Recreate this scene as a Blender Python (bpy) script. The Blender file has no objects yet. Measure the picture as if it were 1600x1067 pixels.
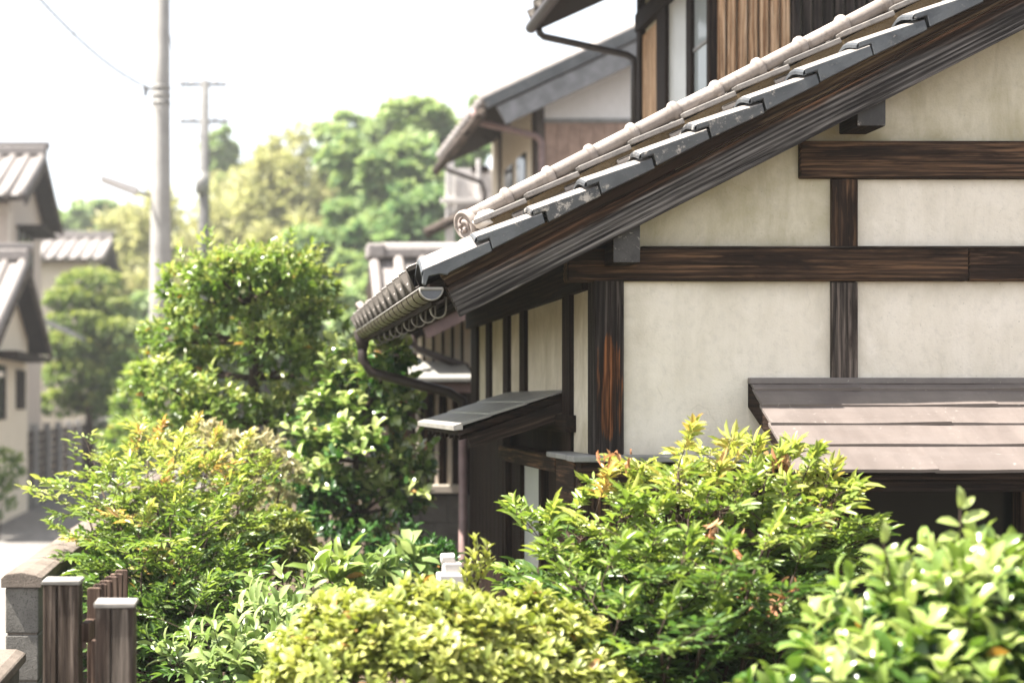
import bpy, math, random
import numpy as np
from mathutils import Vector, Matrix

random.seed(7)
rng = np.random.default_rng(11)
S = bpy.context.scene
COL = S.collection
R = math.radians

# ------------------------------------------------------------------ camera, sky, sun, exposure
E = 2.05                      # eye height above the lane
F = 2222.2                    # focal length in photo pixels (50 mm on 36 mm, 1600 px)
VX, VY = 392.0, 629.0         # where the level optical axis meets the photo (shift lens)
cd = bpy.data.cameras.new('camera'); cam = bpy.data.objects.new('camera', cd); COL.objects.link(cam)
cam.location = (0, 0, E); cam.rotation_euler = (R(90), 0, 0)
cd.lens = 50; cd.sensor_width = 36; cd.sensor_fit = 'HORIZONTAL'
cd.shift_x = (800 - VX) / 1600; cd.shift_y = (VY - 533.5) / 1600
cd.clip_start = 0.1; cd.clip_end = 2000
cd.dof.use_dof = True; cd.dof.focus_distance = 5.36; cd.dof.aperture_fstop = 1.7; cd.dof.aperture_blades = 9
S.camera = cam

SUN_EL, SUN_AZ = 62.0, 8.0    # sun stands to the left, a hair to this side of the gable plane
sd = Vector((-math.cos(R(SUN_EL)) * math.cos(R(SUN_AZ)), -math.cos(R(SUN_EL)) * math.sin(R(SUN_AZ)), math.sin(R(SUN_EL))))
W = bpy.data.worlds.new('World'); S.world = W; W.use_nodes = True
wn = W.node_tree; bg = wn.nodes['Background']
sky = wn.nodes.new('ShaderNodeTexSky'); sky.sky_type = 'NISHITA'; sky.sun_disc = False
sky.sun_elevation = R(SUN_EL); sky.sun_rotation = math.atan2(sd.x, sd.y)
sky.air_density = 1.0; sky.dust_density = 1.2; sky.ozone_density = 0.6
hs = wn.nodes.new('ShaderNodeHueSaturation'); hs.inputs['Saturation'].default_value = .28   # milky white summer sky
wn.links.new(sky.outputs[0], hs.inputs['Color']); wn.links.new(hs.outputs[0], bg.inputs[0]); bg.inputs[1].default_value = 0.08
sl = bpy.data.lights.new('sun', 'SUN'); sl.energy = 5.0; sl.angle = R(0.5); sl.color = (1.0, 0.94, 0.85)
so = bpy.data.objects.new('sun', sl); COL.objects.link(so); so.rotation_euler = sd.to_track_quat('Z', 'Y').to_euler()
so.location = sd * 30
S.view_settings.view_transform = 'Standard'; S.view_settings.look = 'None'
S.view_settings.exposure = 2.25; S.view_settings.gamma = 1.0
S.render.engine = 'CYCLES'
S.cycles.use_denoising = True
S.cycles.max_bounces = 8; S.cycles.transparent_max_bounces = 6; S.cycles.diffuse_bounces = 5; S.cycles.transmission_bounces = 6
S.cycles.caustics_reflective = False; S.cycles.caustics_refractive = False

def at(px, py, Y):            # a photo pixel at depth Y, in metres
    return Vector(((px - VX) / F * Y, Y, E - (py - VY) / F * Y))
def X(px, Y): return (px - VX) / F * Y
def Z(py, Y): return E - (py - VY) / F * Y

# ------------------------------------------------------------------ materials
class NT:
    def __init__(s, name):
        s.m = bpy.data.materials.new(name); s.m.use_nodes = True
        s.t = s.m.node_tree; s.b = s.t.nodes['Principled BSDF']; s.o = s.t.nodes['Material Output']
    def n(s, typ, **kw):
        nd = s.t.nodes.new(typ)
        for k, v in kw.items(): setattr(nd, k, v)
        return nd
    def l(s, a, b): s.t.links.new(a, b)
    def coords(s, scale=(1, 1, 1), rot=(0, 0, 0), rand=True):
        tc = s.n('ShaderNodeTexCoord'); mp = s.n('ShaderNodeMapping')
        mp.inputs['Rotation'].default_value = rot; mp.inputs['Scale'].default_value = (1, 1, 1)
        if rand:
            oi = s.n('ShaderNodeObjectInfo'); mu = s.n('ShaderNodeMath', operation='MULTIPLY'); mu.inputs[1].default_value = 37.0
            s.l(oi.outputs['Random'], mu.inputs[0])
            ad = s.n('ShaderNodeVectorMath', operation='ADD'); s.l(tc.outputs['Object'], ad.inputs[0]); s.l(mu.outputs[0], ad.inputs[1])
            # rotate first so that grain directions stay true
            s.l(ad.outputs[0], mp.inputs[0])
        else:
            s.l(tc.outputs['Object'], mp.inputs[0])
        sc = s.n('ShaderNodeVectorMath', operation='MULTIPLY'); s.l(mp.outputs[0], sc.inputs[0]); sc.inputs[1].default_value = scale
        return sc.outputs[0]
    def noise(s, vec, scale=5, detail=4, rough=.55, dist=0):
        nd = s.n('ShaderNodeTexNoise'); nd.inputs['Scale'].default_value = scale; nd.inputs['Detail'].default_value = detail
        nd.inputs['Roughness'].default_value = rough; nd.inputs['Distortion'].default_value = dist
        if vec is not None: s.l(vec, nd.inputs['Vector'])
        return nd.outputs[0]
    def ramp(s, fac, stops, interp='LINEAR'):
        nd = s.n('ShaderNodeValToRGB'); cr = nd.color_ramp; cr.interpolation = interp
        while len(cr.elements) > 1: cr.elements.remove(cr.elements[0])
        cr.elements[0].position = stops[0][0]; c = stops[0][1]; cr.elements[0].color = (*c, 1) if hasattr(c, '__len__') else (c, c, c, 1)
        for p, c in stops[1:]:
            e = cr.elements.new(p); e.color = (*c, 1) if hasattr(c, '__len__') else (c, c, c, 1)
        s.l(fac, nd.inputs[0]); return nd.outputs[0]
    def mix(s, fac, a, b, mode='MIX'):
        nd = s.n('ShaderNodeMix', data_type='RGBA', blend_type=mode)
        if isinstance(fac, (int, float)): nd.inputs[0].default_value = fac
        else: s.l(fac, nd.inputs[0])
        for i, v in ((6, a), (7, b)):
            if hasattr(v, '__len__'): nd.inputs[i].default_value = (*v, 1)
            else: s.l(v, nd.inputs[i])
        return nd.outputs[2]
    def bump(s, h, strength=.4, dist=.01):
        nd = s.n('ShaderNodeBump'); nd.inputs['Strength'].default_value = strength; nd.inputs['Distance'].default_value = dist
        s.l(h, nd.inputs['Height']); s.l(nd.outputs[0], s.b.inputs['Normal'])
    def col(s, c):
        if hasattr(c, '__len__'): s.b.inputs['Base Color'].default_value = (*c, 1)
        else: s.l(c, s.b.inputs['Base Color'])
    def rough(s, r, spec=.5, metal=0):
        if isinstance(r, (int, float)): s.b.inputs['Roughness'].default_value = r
        else: s.l(r, s.b.inputs['Roughness'])
        s.b.inputs['Specular IOR Level'].default_value = spec; s.b.inputs['Metallic'].default_value = metal

def wood(name, dark, mid, light, axis='x', roty=0.0, patch=.5, patch_col=(.02, .015, .012), bump=.6, spec=.10, patch_scale=2.2, knots=.6, split=None, worn=None):
    t = NT(name)
    ax = {'x': (1, 0, 0), 'y': (0, 1, 0), 'z': (0, 0, 1)}[axis]
    def sc(along, across): return tuple(along if a else across for a in ax)
    rot = (0, roty, 0)
    # knots: distance to scattered centres, stretched along the grain
    vk = t.n('ShaderNodeTexVoronoi'); vk.inputs['Scale'].default_value = 1.0; t.l(t.coords(sc(2.6, 9.0), rot), vk.inputs['Vector'])
    kn = t.ramp(vk.outputs['Distance'], [(0.0, 1.0), (.10, .55), (.34, 0.0)])
    vw = t.coords(sc(.55, 7.0), rot); low = t.noise(vw, 1.3, 3, .5, .3)
    v1 = t.coords(sc(1.3, 34), rot)
    # grain lines bend round the knots
    def m(op, a_, b_=None):
        nd = t.n('ShaderNodeMath', operation=op)
        for i, q in enumerate((a_, b_)):
            if q is None: continue
            if isinstance(q, (int, float)): nd.inputs[i].default_value = q
            else: t.l(q, nd.inputs[i])
        return nd.outputs[0]
    vx = t.n('ShaderNodeVectorMath', operation='DOT_PRODUCT'); t.l(t.coords((1, 1, 1), rot), vx.inputs[0]); vx.inputs[1].default_value = tuple(0 if a_ else (w_) for a_, w_ in zip(ax, (.8, .7, 1.0)))
    ph = m('ADD', m('MULTIPLY', vx.outputs['Value'], 330.0), m('ADD', m('MULTIPLY', low, 15.0), m('MULTIPLY', kn, 10.0 * knots)))
    n1 = t.noise(v1, 1.4, 7, .65, .5)
    lines = m('ADD', m('MULTIPLY', m('SINE', ph), .5), .5)
    v2 = t.coords(sc(3.0, 190), rot); v3 = t.coords(sc(.8, 5.0), rot)
    n2 = t.noise(v2, 1.0, 4, .65, .15); n3 = t.noise(v3, patch_scale, 6, .65, .4)
    g = m('ADD', m('MULTIPLY', lines, .15), m('MULTIPLY', n1, .86))
    c = t.ramp(g, [(.37, dark), (.50, mid), (.66, light)])
    pm = t.ramp(n3, [(.5 + (patch - .5) * .4 - .05, 1.0), (.5 + (patch - .5) * .4 + .05, 0.0)])
    if split:                                  # sheltered upper edge keeps its brown, the exposed part has gone grey
        sv = t.n('ShaderNodeSeparateXYZ'); tc = t.n('ShaderNodeTexCoord'); mp = t.n('ShaderNodeMapping'); mp.inputs['Rotation'].default_value = rot
        t.l(tc.outputs['Object'], mp.inputs[0]); t.l(mp.outputs[0], sv.inputs[0])
        pm = t.ramp(m('ADD', m('MULTIPLY', m('ADD', sv.outputs[2], -split), 9.0), m('ADD', m('MULTIPLY', n3, 1.3), -.15)), [(.38, 0.0), (.62, 1.0)])
        pc = t.ramp(g, [(.36, tuple(k * .45 for k in patch_col)), (.52, patch_col), (.68, tuple(min(1, k * 4.5) for k in patch_col))])
        c = t.mix(pm, c, pc)
    elif worn:                                 # bare patch where the dark skin of the post has worn away
        tc = t.n('ShaderNodeTexCoord'); sv = t.n('ShaderNodeSeparateXYZ'); t.l(tc.outputs['Object'], sv.inputs[0])
        ex = m('POWER', m('DIVIDE', m('ABSOLUTE', sv.outputs[0]), worn[1]), 2.0); ez = m('POWER', m('DIVIDE', m('ABSOLUTE', m('SUBTRACT', sv.outputs[2], worn[0])), worn[2]), 4.0)
        pm = t.ramp(m('SUBTRACT', m('ADD', ex, ez), m('MULTIPLY', m('SUBTRACT', n1, .5), 4.5)), [(.75, 0.0), (1.15, 1.0)])
        c = t.mix(pm, c, t.ramp(g, [(.36, tuple(k * .4 for k in patch_col)), (.5, patch_col), (.68, tuple(k * 3.2 for k in patch_col))]))
    else: c = t.mix(pm, c, patch_col)
    c = t.mix(t.ramp(n2, [(.38, .9), (.475, 0.0)]), c, tuple(k * .3 for k in dark))
    c = t.mix(t.ramp(vk.outputs['Distance'], [(.02, .9 * min(1, knots)), (.07, 0.0)]), c, tuple(k * .35 for k in dark))
    t.col(c); t.rough(.72, spec)
    hgt = t.mix(.45, t.ramp(n2, [(.30, 0.0), (.55, 1.0)]), n1)
    t.bump(hgt, bump, .007)
    return t.m

M = {}
RA = math.atan(.51)          # roof pitch, for grain that follows the rake (mapping turns it level)
for ax in 'xyz':
    M['frame_' + ax] = wood('dark_timber_' + ax, (.020, .012, .008), (.056, .032, .020), (.16, .088, .048), ax, patch=.42, patch_col=(.022, .013, .009))
    M['weather_' + ax] = wood('weathered_timber_' + ax, (.035, .028, .024), (.085, .068, .058), (.20, .16, .135), ax, patch=.35, patch_col=(.03, .022, .018))
    M['black_' + ax] = wood('soot_dark_timber_' + ax, (.009, .0055, .004), (.019, .011, .0075), (.04, .024, .016), ax, patch=.3)
M['post_z'] = wood('worn_post_timber', (.030, .015, .009), (.12, .045, .018), (.30, .12, .048), 'z', patch_col=(.030, .024, .021), bump=1.0, worn=(-.08, .045, .20))
M['barge'] = wood('weathered_barge_timber', (.022, .019, .018), (.070, .062, .058), (.21, .19, .178), 'x', RA, patch=.32, patch_col=(.036, .018, .010), bump=1.0, split=.02)
M['barge_upper'] = wood('upper_barge_timber', (.025, .015, .010), (.06, .036, .020), (.16, .11, .062), 'x', RA, patch=.4, patch_col=(.03, .017, .011))
M['hood_side'] = wood('hood_barge_timber', (.02, .014, .010), (.045, .030, .022), (.12, .085, .065), 'x', -math.atan(-.33), patch=.4)
M['slat_z'] = wood('orange_slat_timber', (.24, .12, .055), (.52, .33, .19), (.70, .50, .33), 'z', patch=.12, patch_col=(.16, .07, .028))
M['dark_slat_z'] = wood('dark_slat_timber', (.015, .011, .009), (.04, .030, .025), (.13, .10, .085), 'z', patch=.4)
M['gate_z'] = wood('fence_post_timber', (.030, .021, .016), (.082, .062, .049), (.25, .20, .165), 'z', patch=.3, patch_col=(.035, .024, .019), bump=.8)
M['grey_post_z'] = wood('grey_fence_post_timber', (.045, .036, .030), (.11, .090, .075), (.24, .20, .17), 'z', patch=.4, patch_col=(.05, .035, .028), bump=.8)
M['picket_z'] = wood('picket_timber', (.045, .028, .021), (.095, .062, .048), (.18, .125, .095), 'z', patch=.25)

def plaster(name, base, stain, amt=.5, spots=True, edge=.0):
    t = NT(name); v = t.coords((1, 1, 1)); vs = t.coords((3.2, 3.2, .8))
    n1 = t.noise(v, 2.6, 7, .66, .5); n2 = t.noise(v, 30, 6, .7); n3 = t.noise(v, 120, 2, .6); n4 = t.noise(v, 13, 4, .65, .7); n5 = t.noise(vs, 3.5, 5, .65, .3)
    c = t.mix(t.ramp(n1, [(.34, 0.0), (.68, amt)]), base, stain)
    c = t.mix(t.ramp(n5, [(.46, 0.0), (.74, amt * .7)]), c, tuple(k * .82 for k in stain))
    if edge:
        tc = t.n('ShaderNodeTexCoord'); sb = t.n('ShaderNodeVectorMath', operation='SUBTRACT'); t.l(tc.outputs['Generated'], sb.inputs[0]); sb.inputs[1].default_value = (.5, .5, .5)
        ab = t.n('ShaderNodeVectorMath', operation='ABSOLUTE'); t.l(sb.outputs[0], ab.inputs[0]); sx = t.n('ShaderNodeSeparateXYZ'); t.l(ab.outputs[0], sx.inputs[0])
        mx = t.n('ShaderNodeMath', operation='MAXIMUM'); t.l(sx.outputs[0], mx.inputs[0]); t.l(sx.outputs[2], mx.inputs[1])
        ml = t.n('ShaderNodeMath', operation='MULTIPLY'); t.l(t.ramp(mx.outputs[0], [(.36, 0.0), (.5, 1.0)]), ml.inputs[0]); t.l(t.ramp(n1, [(.36, .1), (.66, 1.0)]), ml.inputs[1])
        m2 = t.n('ShaderNodeMath', operation='MULTIPLY'); t.l(ml.outputs[0], m2.inputs[0]); m2.inputs[1].default_value = edge
        c = t.mix(m2.outputs[0], c, tuple(k * .72 for k in stain))
    c = t.mix(t.ramp(n2, [(.25, .42), (.5, 0.0)]), c, tuple(k * .66 for k in base))
    if spots: c = t.mix(t.ramp(n3, [(.22, .8), (.28, 0.0)]), c, (.13, .115, .085))
    c = t.mix(t.ramp(n4, [(.62, 0.0), (.80, .4)]), c, tuple(k * .75 for k in stain))
    if spots:                                   # hairline cracks
        vo = t.n('ShaderNodeTexVoronoi', feature='DISTANCE_TO_EDGE'); vo.inputs['Scale'].default_value = 2.3
        av = t.n('ShaderNodeVectorMath', operation='ADD'); t.l(v, av.inputs[0]); nn = t.n('ShaderNodeTexNoise'); nn.inputs['Scale'].default_value = 9; t.l(v, nn.inputs['Vector'])
        ms = t.n('ShaderNodeVectorMath', operation='SCALE'); t.l(nn.outputs['Color'], ms.inputs[0]); ms.inputs['Scale'].default_value = .22; t.l(ms.outputs[0], av.inputs[1]); t.l(av.outputs[0], vo.inputs['Vector'])
        cm = t.n('ShaderNodeMath', operation='MULTIPLY'); t.l(t.ramp(vo.outputs['Distance'], [(.0, .22), (.010, 0.0)]), cm.inputs[0]); t.l(t.ramp(n1, [(.5, 0.0), (.6, 1.0)]), cm.inputs[1])
        c = t.mix(cm.outputs[0], c, tuple(k * .5 for k in stain))
    t.col(c); t.rough(.92, .15); t.bump(t.mix(.5, n2, n3), .45, .006)
    return t.m
M['plaster'] = plaster('aged_white_plaster', (.78, .715, .625), (.60, .535, .42), .5, True, .8)
M['plaster_up'] = plaster('upper_gable_plaster', (.64, .585, .475), (.40, .35, .215), .85, True, .8)  # olive stain, with shade under the roof put into the darker base
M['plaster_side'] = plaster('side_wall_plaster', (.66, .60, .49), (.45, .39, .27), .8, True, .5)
M['plaster_far'] = plaster('neighbour_white_plaster', (.80, .77, .76), (.70, .67, .63), .4, False)
M['cream'] = plaster('cream_render', (.62, .55, .44), (.52, .45, .34), .4, False)
M['beige'] = plaster('beige_render', (.50, .43, .37), (.40, .34, .29), .4, False)

def kawara(name, c0, c1, lich, amt, rough=.5, spec=.45, dirt=.55):
    t = NT(name); v = t.coords((1, 1, 1))
    n1 = t.noise(v, 9, 5, .6, .4); n2 = t.noise(v, 28, 6, .7, .8); n3 = t.noise(v, 140, 2, .6)
    c = t.mix(t.ramp(n1, [(.3, 0.0), (.7, 1.0)]), c0, c1)
    c = t.mix(t.ramp(n2, [(.56, 0.0), (.64, amt)]), c, lich)
    c = t.mix(t.ramp(n3, [(.28, .5), (.38, 0.0)]), c, tuple(k * .4 for k in c0))
    n5 = t.noise(v, 22, 6, .75, 1.2); c = t.mix(t.ramp(n5, [(.50, 0.0), (.66, dirt)]), c, (c0[0] * .5, c0[1] * .46, c0[2] * .42))
    oi = t.n('ShaderNodeObjectInfo'); c = t.mix(t.ramp(oi.outputs['Random'], [(0.0, .45), (.6, 0.0)]), c, tuple(k * .55 for k in c0))
    t.col(c); t.rough(t.ramp(n2, [(.5, rough), (.65, .85)]), spec); t.bump(t.mix(.5, n2, n3), .35, .004)
    return t.m
def rakemat():
    t = NT('rake_tile_clay'); v = t.coords((1, 1, 1)); oi = t.n('ShaderNodeObjectInfo')
    n1 = t.noise(v, 7, 5, .6, .4); n2 = t.noise(v, 26, 8, .78, .15); n3 = t.noise(v, 150, 2, .6); n4 = t.noise(v, 70, 5, .7, .2)
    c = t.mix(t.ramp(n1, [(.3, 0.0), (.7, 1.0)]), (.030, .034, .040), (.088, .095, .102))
    c = t.mix(t.ramp(oi.outputs['Random'], [(0.0, .0), (.45, .15), (1.0, .75)]), c, (.030, .029, .028))
    ad = t.n('ShaderNodeMath', operation='ADD'); t.l(n2, ad.inputs[0]); t.l(t.ramp(oi.outputs['Random'], [(0.0, 0.0), (.4, .0), (1.0, .10)]), ad.inputs[1])
    c = t.mix(t.ramp(ad.outputs[0], [(.62, 0.0), (.70, .8)]), c, (.34, .31, .28))
    c = t.mix(t.ramp(n4, [(.64, 0.0), (.70, .55)]), c, (.30, .27, .24))
    c = t.mix(t.ramp(n4, [(.30, .6), (.40, 0.0)]), c, (.02, .018, .016))
    t.col(c); t.rough(t.ramp(n2, [(.5, .38), (.65, .8)]), .5); t.bump(t.mix(.5, n2, n3), .5, .004); return t.m
M['tile_rake'] = rakemat()
M['tile'] = kawara('weathered_roof_tile', (.17, .152, .14), (.26, .235, .215), (.32, .285, .255), .5, .66)
M['tile_round'] = kawara('pale_round_tile', (.24, .208, .188), (.31, .272, .246), (.35, .30, .255), .5, .75, .3)
M['tile_slab'] = kawara('ridge_slab_tile', (.13, .122, .114), (.22, .20, .185), (.30, .27, .24), .5, .6)
M['tile_far'] = kawara('far_roof_tile', (.19, .17, .162), (.25, .228, .216), (.25, .23, .215), .3, .6)
M['tile_eave'] = kawara('eave_tile_clay', (.040, .035, .030), (.075, .066, .058), (.16, .14, .12), .4, .85, .15)
M['purlin_end'] = kawara('lime_spotted_end_grain', (.022, .019, .018), (.06, .054, .05), (.40, .37, .33), .7, .6)
M['mortar'] = plaster('lime_mortar', (.66, .62, .57), (.5, .45, .38), .5)
def plain(name, col, rough=.6, spec=.4, metal=0, var=.25, scale=8, bump=.1):
    t = NT(name); v = t.coords((1, 1, 1)); n = t.noise(v, scale, 5, .6); n2 = t.noise(v, scale * 9, 3, .6)
    c = t.mix(t.ramp(n, [(.35, 0.0), (.7, 1.0)]), tuple(k * (1 - var) for k in col), tuple(min(1, k * (1 + var)) for k in col))
    c = t.mix(t.ramp(n2, [(.3, var), (.45, 0.0)]), c, tuple(k * .5 for k in col))
    t.col(c); t.rough(rough, spec, metal)
    if bump: t.bump(t.mix(.5, n, n2), bump, .004)
    return t.m
def sheetmetal(name, col):
    t = NT(name); v = t.coords((1, 1, 1)); v2 = t.coords((1, 5, 5))
    n = t.noise(v, 3.2, 4, .55); n2 = t.noise(v, 42, 4, .7, 1.0); n3 = t.noise(v2, 5, 3, .5)
    c = t.mix(t.ramp(n, [(.35, 0.0), (.7, 1.0)]), tuple(k * .86 for k in col), tuple(k * 1.12 for k in col))
    c = t.mix(t.ramp(n2, [(.645, 0.0), (.685, .75)]), c, (.30, .275, .25))
    n4 = t.noise(t.coords((7, 1, 1)), 2.0, 5, .7, .4); c = t.mix(t.ramp(n4, [(.42, .30), (.56, 0.0)]), c, tuple(k * .62 for k in col))
    t.col(c); t.rough(t.ramp(n3, [(.3, .30), (.7, .5)]), .7); t.bump(t.mix(.6, n, n3), .25, .008)
    return t.m
M['barge_far'] = plain('grey_far_board', (.20, .20, .205), .8, .2)
M['hood_metal'] = sheetmetal('brown_painted_sheet_metal', (.135, .113, .103))
M['hood_side_metal'] = sheetmetal('grey_sheet_metal', (.27, .262, .24))
M['gutter'] = plain('olive_copper_gutter', (.115, .098, .062), .5, .4, 0, .2, 6)
M['gutter_in'] = plain('gutter_end_cap', (.10, .105, .12), .4, .5)
M['pale_metal'] = plain('pale_galvanised_metal', (.25, .235, .215), .5, .5, .0)
M['dark_pipe'] = plain('dark_brown_pipe', (.030, .021, .018), .45, .4)
M['purple_pipe'] = plain('mauve_brown_pipe', (.23, .155, .145), .5, .4)
M['brown_siding'] = plain('brown_siding', (.33, .225, .175), .7, .2)
M['grey_metal'] = plain('grey_flashing', (.21, .205, .195), .5, .4)
M['concrete'] = plain('pole_concrete', (.31, .30, .285), .85, .2, 0, .15, 3, .2)
def blockmat(name, col, sc=1.0):
    t = NT(name); v = t.coords((1, 1, 1)); n = t.noise(v, 6, 6, .65); n2 = t.noise(v, 150 * sc, 3, .7); n3 = t.noise(v, 55 * sc, 4, .7)
    c = t.mix(t.ramp(n, [(.3, 0.0), (.7, 1.0)]), tuple(k * .7 for k in col), tuple(k * 1.25 for k in col))
    c = t.mix(t.ramp(n2, [(.33, .8), (.45, 0.0)]), c, tuple(k * .3 for k in col))
    c = t.mix(t.ramp(n3, [(.6, 0.0), (.7, .5)]), c, tuple(min(1, k * 1.5) for k in col))
    t.col(c); t.rough(.95, .1); t.bump(t.mix(.5, n2, n3), .8, .01); return t.m
M['pole_dark'] = plain('far_pole_concrete', (.12, .118, .115), .8, .2)
M['block'] = blockmat('grey_concrete_block', (.15, .142, .130))
M['cap'] = blockmat('weathered_concrete_cap', (.17, .142, .12))
M['road'] = blockmat('pale_lane_concrete', (.20, .186, .172), .2)
M['soil'] = blockmat('garden_soil', (.075, .058, .04), .1)
M['hill'] = blockmat('wooded_hill', (.10, .12, .05), .02)
M['moss'] = blockmat('moss_and_mud', (.13, .095, .055), 1.0)
M['white_paint'] = plain('white_paint', (.58, .55, .53), .5, .4, 0, .08)
M['white_sash'] = plain('pale_sash_frame', (.50, .44, .37), .55, .4, 0, .1)
M['insul'] = plain('black_insulator', (.015, .015, .017), .4, .5)
M['wire'] = plain('black_cable', (.05, .047, .045), .5, .4)
M['emblem'] = plain('round_tile_face', (.25, .21, .19), .75, .2, 0, .3, 60, .4)
def glass(name, col, rough=.06):
    t = NT(name); t.col(col); t.rough(rough, .5 if col[0] > .1 else .18); t.b.inputs['IOR'].default_value = 1.5
    n = t.noise(t.coords((1, 1, 1)), 3, 2); t.bump(n, .04, .01); return t.m
M['glass_dark'] = glass('dark_window_glass', (.006, .008, .007))
M['glass_sky'] = glass('pale_window_glass', (.30, .33, .33), .10)
M['paper'] = plain('frosted_pane', (.46, .46, .43), .35, .5, 0, .05)

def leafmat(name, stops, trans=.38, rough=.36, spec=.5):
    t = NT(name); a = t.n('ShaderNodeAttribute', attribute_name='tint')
    c = t.ramp(a.outputs['Fac'], stops)  # besides leaf colour, dark tints carry shade and pale tints highlights
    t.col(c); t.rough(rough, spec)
    tr = t.n('ShaderNodeBsdfTranslucent'); warm = t.mix(.0, c, c)
    g = t.n('ShaderNodeHueSaturation'); g.inputs['Saturation'].default_value = 1.15; g.inputs['Value'].default_value = 1.25
    t.l(warm, g.inputs['Color']); t.l(g.outputs[0], tr.inputs[0])
    mx = t.n('ShaderNodeMixShader'); mx.inputs[0].default_value = trans
    t.l(t.b.outputs[0], mx.inputs[1]); t.l(tr.outputs[0], mx.inputs[2]); t.l(mx.outputs[0], t.o.inputs[0])
    return t.m
M['l_nandina'] = leafmat('nandina_leaf', [(0, (0.028, 0.080, 0.025)), (.35, (0.085, 0.150, 0.037)), (.65, (0.210, 0.280, 0.063)), (.86, (0.400, 0.420, 0.118)), (.93, (0.460, 0.400, 0.126)), (1, (0.460, 0.290, 0.111))], .40, .33)
M['l_azalea'] = leafmat('azalea_leaf', [(0, (0.070, 0.105, 0.025)), (.4, (0.190, 0.230, 0.050)), (.8, (0.360, 0.380, 0.104)), (.95, (0.470, 0.460, 0.178)), (1, (0.300, 0.170, 0.059))], .34, .42, .45)
M['l_gloss'] = leafmat('glossy_shrub_leaf', [(0, (0.018, 0.058, 0.015)), (.35, (0.065, 0.130, 0.027)), (.7, (0.210, 0.290, 0.067)), (.95, (0.440, 0.480, 0.192)), (1, (0.340, 0.200, 0.067))], .34, .25, .6)
M['l_tree'] = leafmat('garden_tree_leaf', [(0, (0.022, 0.066, 0.016)), (.45, (0.085, 0.155, 0.033)), (.8, (0.210, 0.280, 0.067)), (.95, (0.360, 0.390, 0.126)), (1, (0.340, 0.200, 0.059))], .36, .3, .5)
M['l_camellia'] = leafmat('camellia_leaf', [(0, (0.014, 0.052, 0.015)), (.5, (0.048, 0.112, 0.027)), (.8, (0.170, 0.250, 0.059)), (.95, (0.420, 0.480, 0.192)), (1, (0.340, 0.200, 0.067))], .28, .20, .7)
M['l_cream'] = leafmat('cream_tipped_leaf', [(0, (0.102, 0.143, 0.048)), (.5, (0.256, 0.260, 0.108)), (1, (0.520, 0.446, 0.288))], .38, .4)
M['l_broad'] = leafmat('broad_leaf', [(0, (0.077, 0.143, 0.048)), (.5, (0.205, 0.285, 0.096)), (1, (0.422, 0.459, 0.216))], .38, .35)
M['l_pine'] = leafmat('clipped_tree_leaf', [(0, (.035, .085, .024)), (.5, (.14, .205, .055)), (1, (.32, .35, .10))], .34, .5, .3)
M['l_bamboo'] = leafmat('bamboo_leaf', [(0, (.20, .22, .085)), (.4, (.35, .355, .155)), (.75, (.46, .45, .23)), (.95, (.52, .49, .29)), (1, (.44, .38, .20))], .40, .5, .3)
M['l_wood'] = leafmat('woodland_leaf', [(0, (0.077, 0.149, 0.072)), (.5, (0.205, 0.291, 0.120)), (1, (0.371, 0.434, 0.180))], .36, .5, .3)
M['l_dry'] = leafmat('dry_leaf', [(0, (.26, .11, .05)), (1, (.46, .28, .16))], .3, .6, .2)
M['bark'] = plain('brown_bark', (.055, .040, .030), .9, .1, 0, .4, 14, .6)
M['culm'] = plain('bamboo_culm', (.22, .22, .08), .5, .3)

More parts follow.
